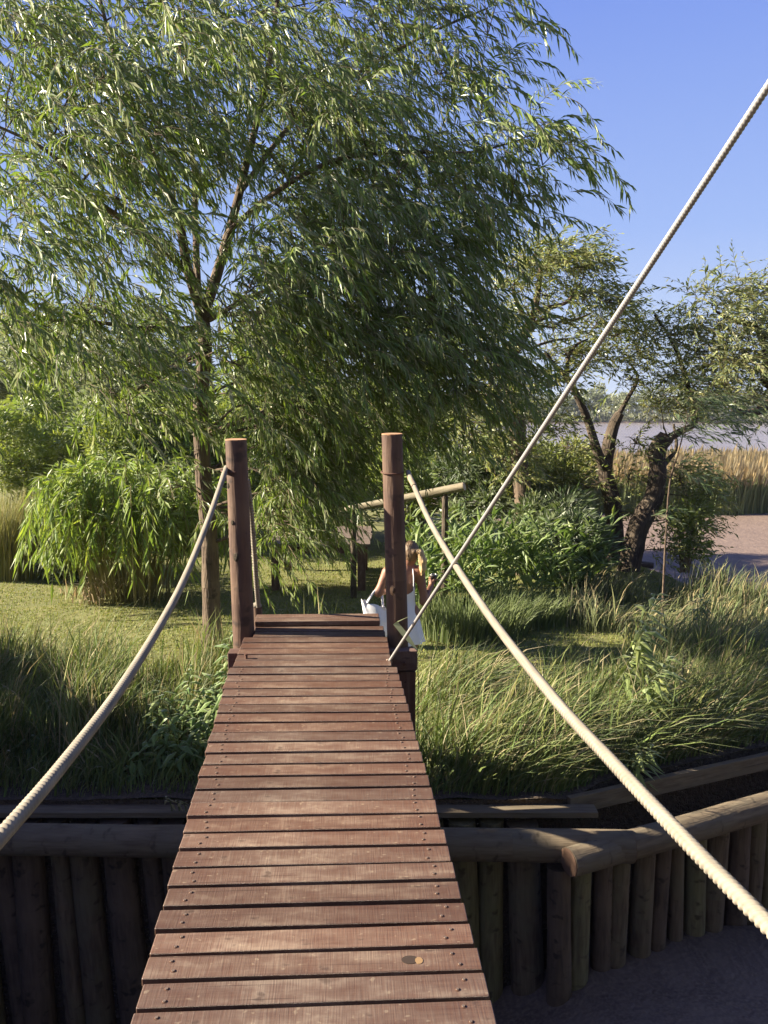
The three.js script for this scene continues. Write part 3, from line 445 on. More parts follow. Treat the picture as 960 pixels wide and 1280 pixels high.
{ // gnarled trees on the shore
  const sp = { len: [0.3, 0.75], gap: 0.045, leaf: 0.13, ratio: 0.26, wind: 0.35, fall: 0.1, hang: 0.12, stem: 0.0045, cols: [[0.24, 0.27, 0.045], [0.19, 0.235, 0.04], [0.29, 0.29, 0.055], [0.15, 0.20, 0.035]] };
  const D = 14.5;
  tree('gnarled_tree', 'crooked tree with bare bending limbs and a yellowish leafy top, behind the canna bed', 'gnarled trees on the shore', {
    bark: M.bark, gnarl: 0.16, sub: 9, more: 2.3, spray: sp,
    limbs: [{ pts: [px(655, 720, D).setY(-0.1), ...Pp(D, [655, 640], [648, 560], [645, 500], [628, 465], [632, 446])], r0: 0.17, r1: 0.1 }, { pts: Pp(D, [632, 448], [648, 433], [658, 412], [668, 390], [673, 362], [676, 335]), r0: 0.095, r1: 0.04 }, { pts: Pp(D, [655, 424], [668, 405, 0.2], [690, 395, 0.3], [715, 400, 0.4], [738, 392, 0.4]), r0: 0.05, r1: 0.015 }, { pts: Pp(D, [670, 388], [690, 383, -0.2], [708, 378, -0.3], [722, 360, -0.3], [730, 345, -0.3]), r0: 0.045, r1: 0.015 }, { pts: Pp(D, [640, 442], [625, 420, -0.3], [612, 400, -0.5], [600, 392, -0.6]), r0: 0.05, r1: 0.02 }, { pts: Pp(D, [660, 405], [645, 375, -0.2], [642, 358, -0.2], [655, 340, -0.2]), r0: 0.04, r1: 0.02 }, { pts: Pp(D, [622, 520, 0], [610, 490, -0.2], [618, 470, -0.2], [604, 440, -0.2]), r0: 0.05, r1: 0.02 }, { pts: Pp(D, [652, 430], [662, 437, 0.3], [672, 432, 0.4], [695, 425, 0.6], [712, 423, 0.6]), r0: 0.04, r1: 0.015 }],
    clusters: [[665, 325, D, 32, 18, 0.8, 46], [700, 325, D, 38, 22, 0.8, 60], [725, 335, D, 22, 18, 0.6, 26], [640, 335, D, 20, 18, 0.6, 22], [730, 372, D, 35, 14, 0.6, 34], [760, 378, D, 22, 12, 0.5, 14], [690, 410, D, 40, 12, 0.6, 18], [620, 400, D, 25, 22, 0.6, 28], [610, 440, D, 25, 30, 0.7, 34], [640, 480, D, 30, 12, 0.6, 22], [660, 465, D, 30, 10, 0.5, 16], [650, 520, D, 35, 22, 0.6, 34], [610, 500, D, 28, 35, 0.7, 46], [590, 540, D, 35, 35, 0.7, 50], [690, 540, D, 20, 12, 0.5, 12], [640, 580, D, 36, 26, 0.7, 44], [680, 370, D, 30, 16, 0.6, 16], [660, 395, D, 26, 14, 0.6, 12], [710, 445, D + 0.5, 30, 16, 0.6, 16], [690, 480, D, 26, 14, 0.5, 14], [620, 360, D, 22, 18, 0.6, 18], [770, 420, D + 1, 30, 20, 0.6, 18]],
  });
  const E2 = 15.5;
  tree('gnarled_tree', 'slim forked tree with sparse leaves, its dark stems crossing the river view', 'gnarled trees on the shore', {
    bark: M.darkBark, gnarl: 0.14, sub: 9, more: 2.3, spray: sp,
    limbs: [{ pts: [px(766, 715, E2).setY(-0.1), ...Pp(E2, [768, 660], [764, 620], [757, 592], [760, 560], [768, 530], [775, 517])], r0: 0.19, r1: 0.09 }, { pts: Pp(E2, [757, 592], [746, 562, -0.2], [735, 527, -0.3], [720, 492, -0.4], [707, 470, -0.4], [692, 455, -0.4], [682, 440, -0.4]), r0: 0.1, r1: 0.03 }, { pts: Pp(E2, [709, 473, -0.4], [711, 445, -0.4], [722, 430, -0.5], [735, 424, -0.6]), r0: 0.045, r1: 0.015 }, { pts: Pp(E2, [773, 519], [785, 497, 0.2], [797, 473, 0.3], [790, 458, 0.3], [782, 450, 0.3]), r0: 0.05, r1: 0.012 }, { pts: Pp(E2, [712, 465, -0.4], [730, 450, -0.4], [750, 440, -0.5]), r0: 0.03, r1: 0.012 }],
    clusters: [[745, 410, E2, 35, 18, 0.6, 26], [770, 400, E2, 28, 20, 0.6, 24], [760, 450, E2, 34, 16, 0.6, 24], [720, 440, E2, 30, 12, 0.5, 16], [800, 440, E2, 28, 25, 0.6, 30], [790, 475, E2, 24, 14, 0.5, 16], [690, 445, E2, 16, 14, 0.4, 10], [735, 610, E2, 26, 16, 0.6, 12], [710, 560, E2, 20, 12, 0.5, 8]],
  });
  const F = 14.8;
  tree('gnarled_tree', 'tree with a thick dark leaning trunk at the edge of the mudflat', 'gnarled trees on the shore', {
    bark: M.darkBark, gnarl: 0.15, sub: 9, more: 2.3, spray: sp,
    limbs: [{ pts: [px(783, 730, F).setY(-0.2), ...Pp(F, [790, 690], [800, 655], [818, 620], [822, 590], [822, 562], [834, 545])], r0: 0.21, r1: 0.14 }, { pts: Pp(F, [832, 550], [850, 540, 0.1], [868, 528, 0.2], [862, 490, 0.3], [852, 455, 0.3], [836, 420, 0.2], [818, 393, 0.2]), r0: 0.08, r1: 0.02 }, { pts: Pp(F, [822, 590], [835, 575, 0.3], [845, 560, 0.4], [842, 530, 0.5]), r0: 0.06, r1: 0.02 }],
    clusters: [[835, 420, F, 30, 26, 0.6, 30], [865, 420, F, 28, 26, 0.6, 28], [845, 470, F, 30, 22, 0.6, 34], [825, 505, F, 22, 20, 0.5, 26], [870, 490, F, 30, 25, 0.6, 40], [795, 555, F, 18, 14, 0.6, 12], [785, 600, F + 0.6, 16, 20, 0.3, 16], [850, 600, F, 28, 28, 0.6, 46], [860, 650, F, 24, 26, 0.6, 40], [840, 690, F, 26, 20, 0.6, 30], [765, 640, F + 0.8, 18, 20, 0.3, 16], [880, 620, F, 16, 16, 0.5, 16]],
  });
  const G = 13.5;
  tree('gnarled_tree', 'olive-leaved tree reaching in over the mudflat with a thick dark bough', 'gnarled trees on the shore', {
    bark: M.darkBark, gnarl: 0.15, sub: 4, more: 1.6, spray: { ...sp, cols: [[0.18, 0.22, 0.055], [0.14, 0.18, 0.045], [0.24, 0.25, 0.07]] },
    limbs: [{ pts: [px(1035, 730, G).setY(-0.5), ...Pp(G, [1030, 640], [1015, 560], [985, 500], [958, 468])], r0: 0.24, r1: 0.14 }, { pts: Pp(G, [975, 490], [955, 510, -0.2], [935, 516, -0.3], [915, 512, -0.4]), r0: 0.1, r1: 0.03 }, { pts: Pp(G, [962, 475], [958, 440, 0.1], [945, 410, 0.2], [915, 400, 0.2], [893, 388, 0.2]), r0: 0.08, r1: 0.02 }, { pts: Pp(G, [990, 500], [1000, 430], [980, 370], [960, 350]), r0: 0.1, r1: 0.03 }],
    clusters: [[880, 375, G, 26, 18, 0.6, 28], [915, 365, G, 32, 18, 0.6, 40], [950, 370, G, 30, 20, 0.7, 44], [900, 405, G, 28, 18, 0.6, 34], [940, 410, G, 34, 24, 0.7, 56], [930, 450, G, 36, 26, 0.7, 60], [960, 470, G, 30, 26, 0.7, 50], [900, 450, G, 26, 22, 0.6, 30], [890, 490, G, 28, 18, 0.6, 24], [985, 420, G, 30, 40, 0.8, 50], [940, 500, G, 20, 12, 0.5, 12], [870, 440, G + 0.5, 30, 30, 0.6, 26], [910, 480, G, 30, 18, 0.6, 22], [965, 520, G, 22, 14, 0.5, 14]],
  });
  { // the young sapling with soft drooping fronds
    const K = 11.5;
    tree('willow_sapling', 'thin young willow sapling with soft drooping green fronds in front of the reeds', undefined, {
      bark: M.bark, gnarl: 0.04, sub: 1,
      limbs: [{ pts: [px(829, 745, K).setY(-0.1), ...Pp(K, [830, 715], [833, 660], [838, 600], [848, 565], [860, 520])], r0: 0.018, r1: 0.008 }, { pts: Pp(K, [838, 598], [826, 590], [816, 578], [811, 580]), r0: 0.008, r1: 0.004 }],
      clusters: [[845, 500, K, 26, 30, 0.3, 16], [880, 510, K, 26, 26, 0.3, 18], [900, 530, K, 22, 16, 0.3, 12], [855, 545, K, 20, 16, 0.3, 10], [855, 585, K, 12, 14, 0.2, 6], [818, 645, K, 8, 8, 0.1, 3]],
      spray: { len: [0.4, 0.8], gap: 0.03, leaf: 0.15, ratio: 0.15, wind: 0.9, fall: 0.14, hang: 0.2, stem: 0.003, cols: [[0.10, 0.16, 0.05], [0.13, 0.18, 0.06], [0.08, 0.13, 0.045]] },
    });
  }
}
console.log('trees done');
// a bush: stems and many leaves gathered in clumps through its volume
function bush(name, label, group, p, R, o) {
  const t = thing(name, label, o.category ?? 'bush', V(p.x, o.foot ?? 0, p.z), group), L = new Buf(), S = new Buf(), cl = o.clumps ?? 40;
  for (let k = 0; k < cl; k++) {
    const b = ball(), sh = Math.pow(rnd(), 0.45) / (b.length() || 1), c = V(p.x + b.x * sh * R.x, p.y + b.y * sh * R.y, p.z + b.z * sh * R.z); if (c.y < 0.05) c.y = 0.05 + rnd() * 0.4;
    const cr = o.clump * rr(0.6, 1.25), n = Math.round(o.leaves / cl), own = 1 + 0.25 * gauss(), base = pick(o.cols);
    if (k % 3 === 0) S.twig([V(p.x + b.x * R.x * 0.2, 0, p.z + b.z * R.z * 0.2), V(p.x + b.x * R.x * 0.4, c.y * 0.55, p.z + b.z * R.z * 0.4), c], o.stem ?? 0.02, stemCol);
    for (let i = 0; i < n; i++) {
      const q = ball(), w = V(c.x + q.x * cr, c.y + q.y * cr * 0.8, c.z + q.z * cr), d = V(q.x + gauss() * 0.6 + 0.25, q.y * 0.6 + 0.1 + gauss() * 0.5 - (o.hang ?? 0), q.z + gauss() * 0.6).normalize(), c0 = tint(base, 0.28), l = o.leaf * rr(0.6, 1.25);
      L.leaf2(w, d, sideOf(d, rnd() * 6.28), l, l * o.ratio, [c0[0] * own, c0[1] * own, c0[2] * own]);
    }
  }
  part('stems', S.geo(), M.twig, t).userData.kind = 'stuff'; part('foliage', L.geo(), o.mat ?? M.leaf, t).userData.kind = 'stuff';
  return t;
}
{
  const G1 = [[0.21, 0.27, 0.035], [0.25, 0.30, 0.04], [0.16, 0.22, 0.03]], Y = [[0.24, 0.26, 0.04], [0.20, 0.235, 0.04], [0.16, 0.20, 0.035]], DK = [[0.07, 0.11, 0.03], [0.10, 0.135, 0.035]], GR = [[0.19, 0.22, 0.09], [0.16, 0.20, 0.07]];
  const at = (u, v, D, ru, rv, rz) => [px(u, v, D), V(ru * D / FOC, rv * D / FOC, rz)];
  const g = 'bushes along the back of the lawn';
  const add = (label, a, o) => bush('garden_bush', label, g, ...at(...a), o);
  add('tall grey-green tree-like bush on the far left behind the other bushes', [40, 470, 30, 90, 70, 2.4], { leaves: 17000, clumps: 70, clump: 0.75, leaf: 0.24, ratio: 0.32, cols: GR });
  add('tall pale green bush behind the low willow branches', [170, 470, 27, 90, 75, 2.4], { leaves: 18000, clumps: 70, clump: 0.7, leaf: 0.22, ratio: 0.32, cols: GR });
  add('wide bright green bush at the left edge of the lawn', [45, 560, 19, 95, 70, 1.6], { leaves: 24000, clumps: 80, clump: 0.42, leaf: 0.13, ratio: 0.36, cols: G1 });
  add('rounded green bush left of the willow trunk', [165, 575, 17.5, 90, 75, 1.5], { leaves: 24000, clumps: 80, clump: 0.42, leaf: 0.13, ratio: 0.36, cols: G1 });
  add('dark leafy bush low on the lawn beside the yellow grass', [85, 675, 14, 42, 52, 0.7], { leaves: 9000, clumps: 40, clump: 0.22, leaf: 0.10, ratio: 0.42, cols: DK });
  add('dense bush directly behind the willow trunk', [270, 590, 18, 80, 95, 1.5], { leaves: 22000, clumps: 80, clump: 0.45, leaf: 0.15, ratio: 0.3, cols: G1 });
  add('sunny yellow-green bush seen between the two posts', [425, 565, 19, 75, 95, 1.6], { leaves: 24000, clumps: 90, clump: 0.42, leaf: 0.14, ratio: 0.3, cols: Y });
  add('tall bush behind the picnic table', [345, 480, 22, 80, 110, 1.8], { leaves: 20000, clumps: 80, clump: 0.5, leaf: 0.18, ratio: 0.3, cols: G1 });
  add('green bush behind the right post', [500, 570, 17.5, 55, 90, 1.4], { leaves: 18000, clumps: 80, clump: 0.36, leaf: 0.14, ratio: 0.28, cols: G1 });
  add('tall dim bush under the willow tips', [530, 470, 20, 70, 90, 1.6], { leaves: 15000, clumps: 70, clump: 0.42, leaf: 0.16, ratio: 0.28, cols: G1 });
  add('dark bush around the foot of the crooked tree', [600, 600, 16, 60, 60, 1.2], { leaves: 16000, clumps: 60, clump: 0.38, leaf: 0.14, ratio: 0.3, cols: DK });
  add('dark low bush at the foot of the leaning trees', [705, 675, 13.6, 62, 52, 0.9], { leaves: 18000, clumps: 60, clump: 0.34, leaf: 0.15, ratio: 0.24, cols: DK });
  add('small leafy bush between the dark trunk and the mudflat', [858, 655, 14.6, 26, 42, 0.5], { leaves: 3000, clumps: 34, clump: 0.22, leaf: 0.11, ratio: 0.3, cols: G1, foot: -0.3 });
  add('green bush under the slim forked tree', [690, 585, 17, 50, 40, 0.9], { leaves: 9000, clumps: 50, clump: 0.3, leaf: 0.12, ratio: 0.3, cols: Y });
  // thicket on the side bank that keeps the ditch in shade
  for (const [x, z, h, r] of [[-6.3, -6.9, 1.9, 1.2], [-6.2, -5.15, 3.75, 1.2], [-6.4, -3.4, 3.4, 1.3], [-6.2, -1.5, 3.3, 1.3], [-6.6, 0.4, 3.3, 1.3]]) bush('bank_thicket', 'dense leafy thicket on the side bank of the ditch', 'thicket on the ditch bank', V(x, h / 2, z), V(r, h / 2, 1.15), { leaves: 15000, clumps: 80, clump: 0.5, leaf: 0.2, ratio: 0.5, cols: G1 });
}
{ // tall bushes on the near bank, behind the viewer
  for (const [x, z] of [[-3.4, 6.5], [-0.6, 7.4], [2.4, 7.0], [5.2, 6.0], [7.6, 3.6], [5.6, -2.9], [5.4, -0.4], [4.6, 2.2]]) bush('near_bank_bush', 'tall bush on the near bank behind the start of the bridge', 'bushes on the near bank', V(x, 2.9, z), V(1.8, 2.9, 1.5), { leaves: 5000, clumps: 60, clump: 0.75, leaf: 0.4, ratio: 0.5, cols: [[0.12, 0.16, 0.03], [0.09, 0.13, 0.03]] });
}
{ // low arching willow bush with long bright leaves on the left of the lawn
  const t = thing('arching_bush', 'low arching bush with long bright green leaves over a dark hollow, on the lawn', 'bush', px(165, 735, 12.4).setY(0)), L = new Buf(), S = new Buf(), c = px(165, 735, 12.4).setY(0.0);
  const cols = [[0.22, 0.31, 0.03], [0.27, 0.345, 0.04], [0.17, 0.25, 0.03], [0.14, 0.21, 0.028]];
  for (let k = 0; k < 250; k++) {
    const a = rr(0, 6.28), reach = rr(0.4, 1.6), H = rr(1.7, 2.75) * (1 - 0.12 * reach), b0 = rr(0.05, 0.75), sx = Math.cos(a) * b0, sz = Math.sin(a) * b0 * 0.7, pts = [];
    for (let i = 0; i <= 9; i++) { const q = i / 9; pts.push(V(c.x + sx + Math.cos(a) * (reach - b0 * 0.6) * q * 1.05, H * Math.sin(Math.min(1, q * 1.25) * Math.PI * 0.5) * (1 - Math.pow(Math.max(0, q - 0.5) / 0.5, 2) * rr(0.45, 0.85)), c.z + sz + Math.sin(a) * reach * q * 0.85)); }
    S.twig(pts, 0.007, [0.18, 0.16, 0.06]);
    for (let i = 0; i < 30; i++) { const f = 2.0 + 6.9 * (i / 30), q = Math.floor(f), p = pts[q].clone().lerp(pts[q + 1] ?? pts[q], f - q), tt = (pts[q + 1] ?? pts[q]).clone().sub(pts[q]).normalize(), s = sideOf(tt, rnd() * 6.28), d = tt.multiplyScalar(0.7).addScaledVector(s, 0.6); d.y -= 0.45; d.x += 0.05; d.normalize(); const l = rr(0.17, 0.3); L.leaf(p, d, sideOf(d, rnd() * 6.28), l, l * 0.15, tint(pick(cols), 0.22), 0.3, 0.15); }
  }
  part('stems', S.geo(), M.twig, t).userData.kind = 'stuff'; part('foliage', L.geo(), M.gloss, t).userData.kind = 'stuff';
  const Dd = new Buf(); for (let i = 0; i < 90; i++) { const p = px(118, 718, 12.2).add(V(gauss() * 0.7, 0, gauss() * 0.45)).setY(rr(0, 0.2)); Dd.blade(p, rr(0.05, 0.45), gauss() * 2.5, gauss() * 2.5, 0.022, tint(pick([[0.34, 0.24, 0.12], [0.2, 0.14, 0.07], [0.42, 0.33, 0.2]]), 0.3)); }
  part('dead_leaves', Dd.geo(), M.dry, t).userData.kind = 'stuff';
}
{ // plants with long strap leaves: canna bed by the lawn
  const bed = [[528, 690, 11.2], [556, 680, 11.8], [585, 690, 11.4], [545, 655, 12.8], [600, 665, 12.6], [625, 690, 12.0], [650, 670, 12.8], [575, 640, 13.6], [670, 700, 12.2], [700, 705, 12.6], [640, 650, 13.8], [515, 650, 13.2], [735, 715, 12.8], [690, 680, 13.4]];
  bed.forEach(([u, v, D]) => {
    const c = px(u, v, D).setY(0), t = thing('strap_leaf_plant', 'clump of upright strap-leaved plants in the bed behind the woman', 'plant', c.clone(), 'strap-leaved plants in the bed'), L = new Buf();
    for (let s = 0; s < 15; s++) {
      const b = c.clone().add(V(gauss() * 0.34, 0, gauss() * 0.3)), h = rr(0.75, 1.3), lean = V(gauss() * 0.12 + 0.05, 0, gauss() * 0.12);
      for (let i = 0; i < 9; i++) { const f = rr(0.2, 1), p = b.clone().addScaledVector(lean, f * h); p.y = f * h; const a = rr(0, 6.28), d = V(Math.cos(a) * 0.6 + 0.12, rr(0.35, 1.1), Math.sin(a) * 0.6).normalize(), l = rr(0.26, 0.5); L.leaf(p, d, sideOf(d, rr(-0.8, 0.8)), l, l * 0.16, tint(pick([[0.15, 0.23, 0.035], [0.19, 0.26, 0.045], [0.11, 0.18, 0.03]]), 0.25), 0.4, 0.25); }
    }
    part('foliage', L.geo(), M.gloss, t).userData.kind = 'stuff';
  });
}
console.log('bushes done');
// grass ---------------------------------------------------------
function grassField(name, label, n, place, o) {
  const L = new Buf();
  for (let i = 0; i < n; i++) { const p = place(); if (!p) continue; const h = rr(o.h[0], o.h[1]) * (p.k ?? 1) * (0.75 + 0.5 * rnd() * rnd()), dry = o.dry && rnd() < o.dry, c = dry ? tint([0.36, 0.30, 0.16], 0.3) : tint(pick(o.cols), 0.35, 0.2); L.blade(p.p, h, o.lean * rr(0.1, 1.2) + gauss() * o.spread + (p.lx ?? 0), gauss() * o.spread + (p.lz ?? 0), o.w * (rnd() < 0.15 ? rr(1.4, 2.2) : rr(0.5, 1.2)), c, o.tips && rnd() < o.tips ? tint([0.36, 0.29, 0.14], 0.2) : c, o.segs ?? 4); }
  const m = structure(name, L.geo(), o.mat ?? M.grass, 'stuff'); tag(m, label, 'grass', undefined, 'stuff'); return m;
}
{
  const tuft = (x0, x1, d0, d1, n, r) => { const cs = Array.from({ length: n }, () => { let x, d; do { x = rr(x0, x1); d = rr(d0, d1); } while (x > -1.85 && x < -0.6 && d < 1.55); return [x, frontZ(x) - d, rr(0.45, 1.45), gauss() * 0.5, gauss() * 0.5]; }); return () => { const [x, z, k, lx, lz] = pick(cs), a = rr(0, 6.28), q = Math.sqrt(rnd()) * r, X = x + Math.cos(a) * q, Z = Math.min(z + Math.sin(a) * q, frontZ(X) - 0.05); return { p: V(X, lawnY(X, Z) - 0.02, Z), k, lx, lz }; }; };
  const gc = [[0.125, 0.175, 0.03], [0.17, 0.215, 0.04], [0.095, 0.145, 0.028], [0.19, 0.21, 0.055]];
  grassField('tall_grass', 'tall rank grass on the bank left of the bridge', 22000, tuft(-4.6, -0.7, 0.12, 2.7, 95, 0.26), { h: [0.3, 0.85], lean: 0.25, spread: 0.45, w: 0.011, cols: gc, tips: 0.15, dry: 0.09 });
  grassField('tall_grass', 'long windswept grass on the bank right of the bridge', 32000, tuft(0.15, 4.6, 0.1, 2.2, 130, 0.28), { h: [0.28, 0.75], lean: 0.7, spread: 0.5, w: 0.011, cols: gc, tips: 0.15, dry: 0.09 });
  grassField('tall_grass', 'dark uncut grass along the edge of the mudflat', 14000, tuft(2.6, 7.8, 1.2, 5.6, 100, 0.35), { h: [0.2, 0.62], lean: 0.5, spread: 0.3, w: 0.012, cols: [[0.10, 0.13, 0.035], [0.14, 0.16, 0.05], [0.08, 0.11, 0.03]], tips: 0.25, dry: 0.1 });
  grassField('hanging_grass', 'grass hanging over the top of the retaining walls', 5200, () => { const x = rr(-4.4, 4.2), z = frontZ(x) - rr(-0.02, 0.45); return { p: V(x, 0.02, z) }; }, { h: [0.12, 0.4], lean: 0.3, spread: 0.7, w: 0.008, cols: gc });
  // mown lawn: short blades where the lawn is in view
  const lawnSpot = () => { const D = 8 + 10 * Math.pow(rnd(), 1.3), x = rr(-0.5 * D, 0.36 * D); return { p: V(x, lawnY(x, -D) - 0.005, -D) }; };
  grassField('mown_grass', 'short mown grass covering the lawn', 120000, lawnSpot, { h: [0.02, 0.055], lean: 0.3, spread: 0.6, w: 0.011, segs: 2, cols: [[0.21, 0.24, 0.04], [0.26, 0.265, 0.055], [0.16, 0.20, 0.035]] });
  // clumps on the lawn
  const clump = (label, u, D, n, r, h, cols, lean = 0.3) => { const c = px(u, 700, D).setY(0), t = thing('grass_clump', label, 'grass', c.clone()), L = new Buf(); for (let i = 0; i < n; i++) { const a = rr(0, 6.28), q = Math.sqrt(rnd()) * r; L.blade(V(c.x + Math.cos(a) * q, 0, c.z + Math.sin(a) * q), rr(0.5, 1) * h, Math.cos(a) * 0.45 * rnd() + lean * rnd(), Math.sin(a) * 0.45 * rnd(), 0.014, tint(pick(cols), 0.25), undefined, 4); } part('blades', L.geo(), M.grass, t).userData.kind = 'stuff'; };
  clump('tall yellow-green grass clump at the left edge of the lawn', 18, 14.5, 3600, 0.8, 1.75, [[0.26, 0.25, 0.07], [0.22, 0.23, 0.06], [0.30, 0.27, 0.09]]);
  clump('lush arching grass clump right of the woman', 590, 10.6, 1800, 0.75, 0.6, [[0.14, 0.18, 0.045], [0.11, 0.15, 0.04]]);
  clump('arching grass clump beside the strap-leaved plants', 650, 11.2, 1500, 0.65, 0.55, [[0.14, 0.18, 0.045], [0.11, 0.15, 0.04]]);
}
{ // reeds across the mudflat: green stems, dry golden heads
  const L = new Buf(), gold = [[0.42, 0.32, 0.16], [0.36, 0.27, 0.12], [0.46, 0.37, 0.20]], gr = [[0.19, 0.23, 0.08], [0.23, 0.26, 0.09], [0.15, 0.19, 0.07]];
  for (let i = 0; i < 46000; i++) {
    const D = 32.5 + 16 * Math.pow(rnd(), 1.7), z = -D, x = rr(0.08, 0.62) * D + 0.4 * gauss(), zz = z + 0.9 * N3(x * 0.25, 0, 3) * 2 + 0.35 * gauss();
    const h = rr(1.4, 2.0) * (1 + 0.1 * N3(x * 0.4, zz * 0.4, 1)), lean = rr(-0.05, 0.25), f = rr(0.62, 0.85), c = tint(pick(gr), 0.25), b = V(x, -1.12, zz);
    L.blade(b, h * rr(0.75, 0.95), lean, gauss() * 0.12, 0.035, c, undefined, 3);
    if (rnd() < 0.6) L.leaf2(V(x + lean * h * 0.4, -1.12 + h * f, zz), V(lean + 0.1 + gauss() * 0.15, 1, gauss() * 0.15).normalize(), V(1, 0, gauss()).normalize(), h * rr(0.2, 0.34), 0.06, tint(pick(gold), 0.22));
  }
  tag(structure('reed_bed', L.geo(), M.dry, 'stuff'), 'golden-topped reed bed standing between the mudflat and the river', 'reeds', undefined, 'stuff');
}
{ // trees on the far shore, each on its own
  const cols = [[0.17, 0.20, 0.085], [0.20, 0.225, 0.095], [0.14, 0.17, 0.075]];
  for (let i = 0; i < 22; i++) {
    const u = 640 + i * 18 + rr(-6, 6), D = 290 + rr(0, 26), h = rr(7.5, 12.5), c = px(u, 520, D).setY(0.8), t = thing('far_tree', 'hazy grey-green tree on the far shore of the river', 'tree', c.clone(), 'trees on the far shore'), L = new Buf(), base = pick(cols), w = rr(3, 5.2);
    for (let k = 0; k < 26; k++) { const b = ball(), cc = V(c.x + b.x * w, 0.8 + h * 0.52 + b.y * h * 0.45, c.z + b.z * w), own = 1 + 0.2 * gauss(); for (let j = 0; j < 46; j++) { const q = ball(), d = ball().normalize(); L.leaf2(V(cc.x + q.x * 1.5, Math.max(0.8, cc.y + q.y * 1.2), cc.z + q.z * 1.5), d, sideOf(d, rnd() * 6.28), 0.8, 0.5, tint(base, 0.2).map((x) => x * own)); } }
    part('trunk', tube([c.clone().setY(0), c.clone().setY(h * 0.6)], 0.3, 0.12, { rad: 6, seg: 3 }), M.darkBark, t); part('crown', L.geo(), M.leaf, t).userData.kind = 'stuff';
  }
  const L = new Buf(); // the woods farther along the shore, one mass
  for (let i = 0; i < 34000; i++) { const x = rr(-260, 420), z = -rr(318, 345), q = ball(), d = ball().normalize(), h = 8.5 + 3.5 * N3(x * 0.06, z * 0.05, 2) + 2 * N3(x * 0.3, z * 0.2, 4); L.leaf2(V(x, 0.4 + h * rnd(), z), d, sideOf(d, rnd() * 6), 1.6, 1.0, tint(pick(cols), 0.25)); }
  tag(structure('far_woodland', L.geo(), M.leaf, 'stuff'), 'long hazy strip of woodland behind the trees on the far shore', 'woodland', undefined, 'stuff');
  const B = new Buf(); for (let i = 0; i < 20000; i++) { const x = rr(-200, 330), z = -rr(286, 300), d = V(gauss(), 1, gauss()).normalize(); B.leaf2(V(x, -0.9 + rnd() * (2.6 + 2.5 * N3(x * 0.1, z * 0.1, 5)), z), d, sideOf(d, rnd() * 6), 1.2, 0.8, tint([0.19, 0.20, 0.09], 0.25)); }
  tag(structure('shore_scrub', B.geo(), M.leaf, 'stuff'), 'low scrub at the waterline of the far shore', 'scrub', undefined, 'stuff');
}
scene.fog = new THREE.FogExp2(new THREE.Color().setRGB(0.72, 0.8, 0.95), 0.0002);
console.log('grass done');
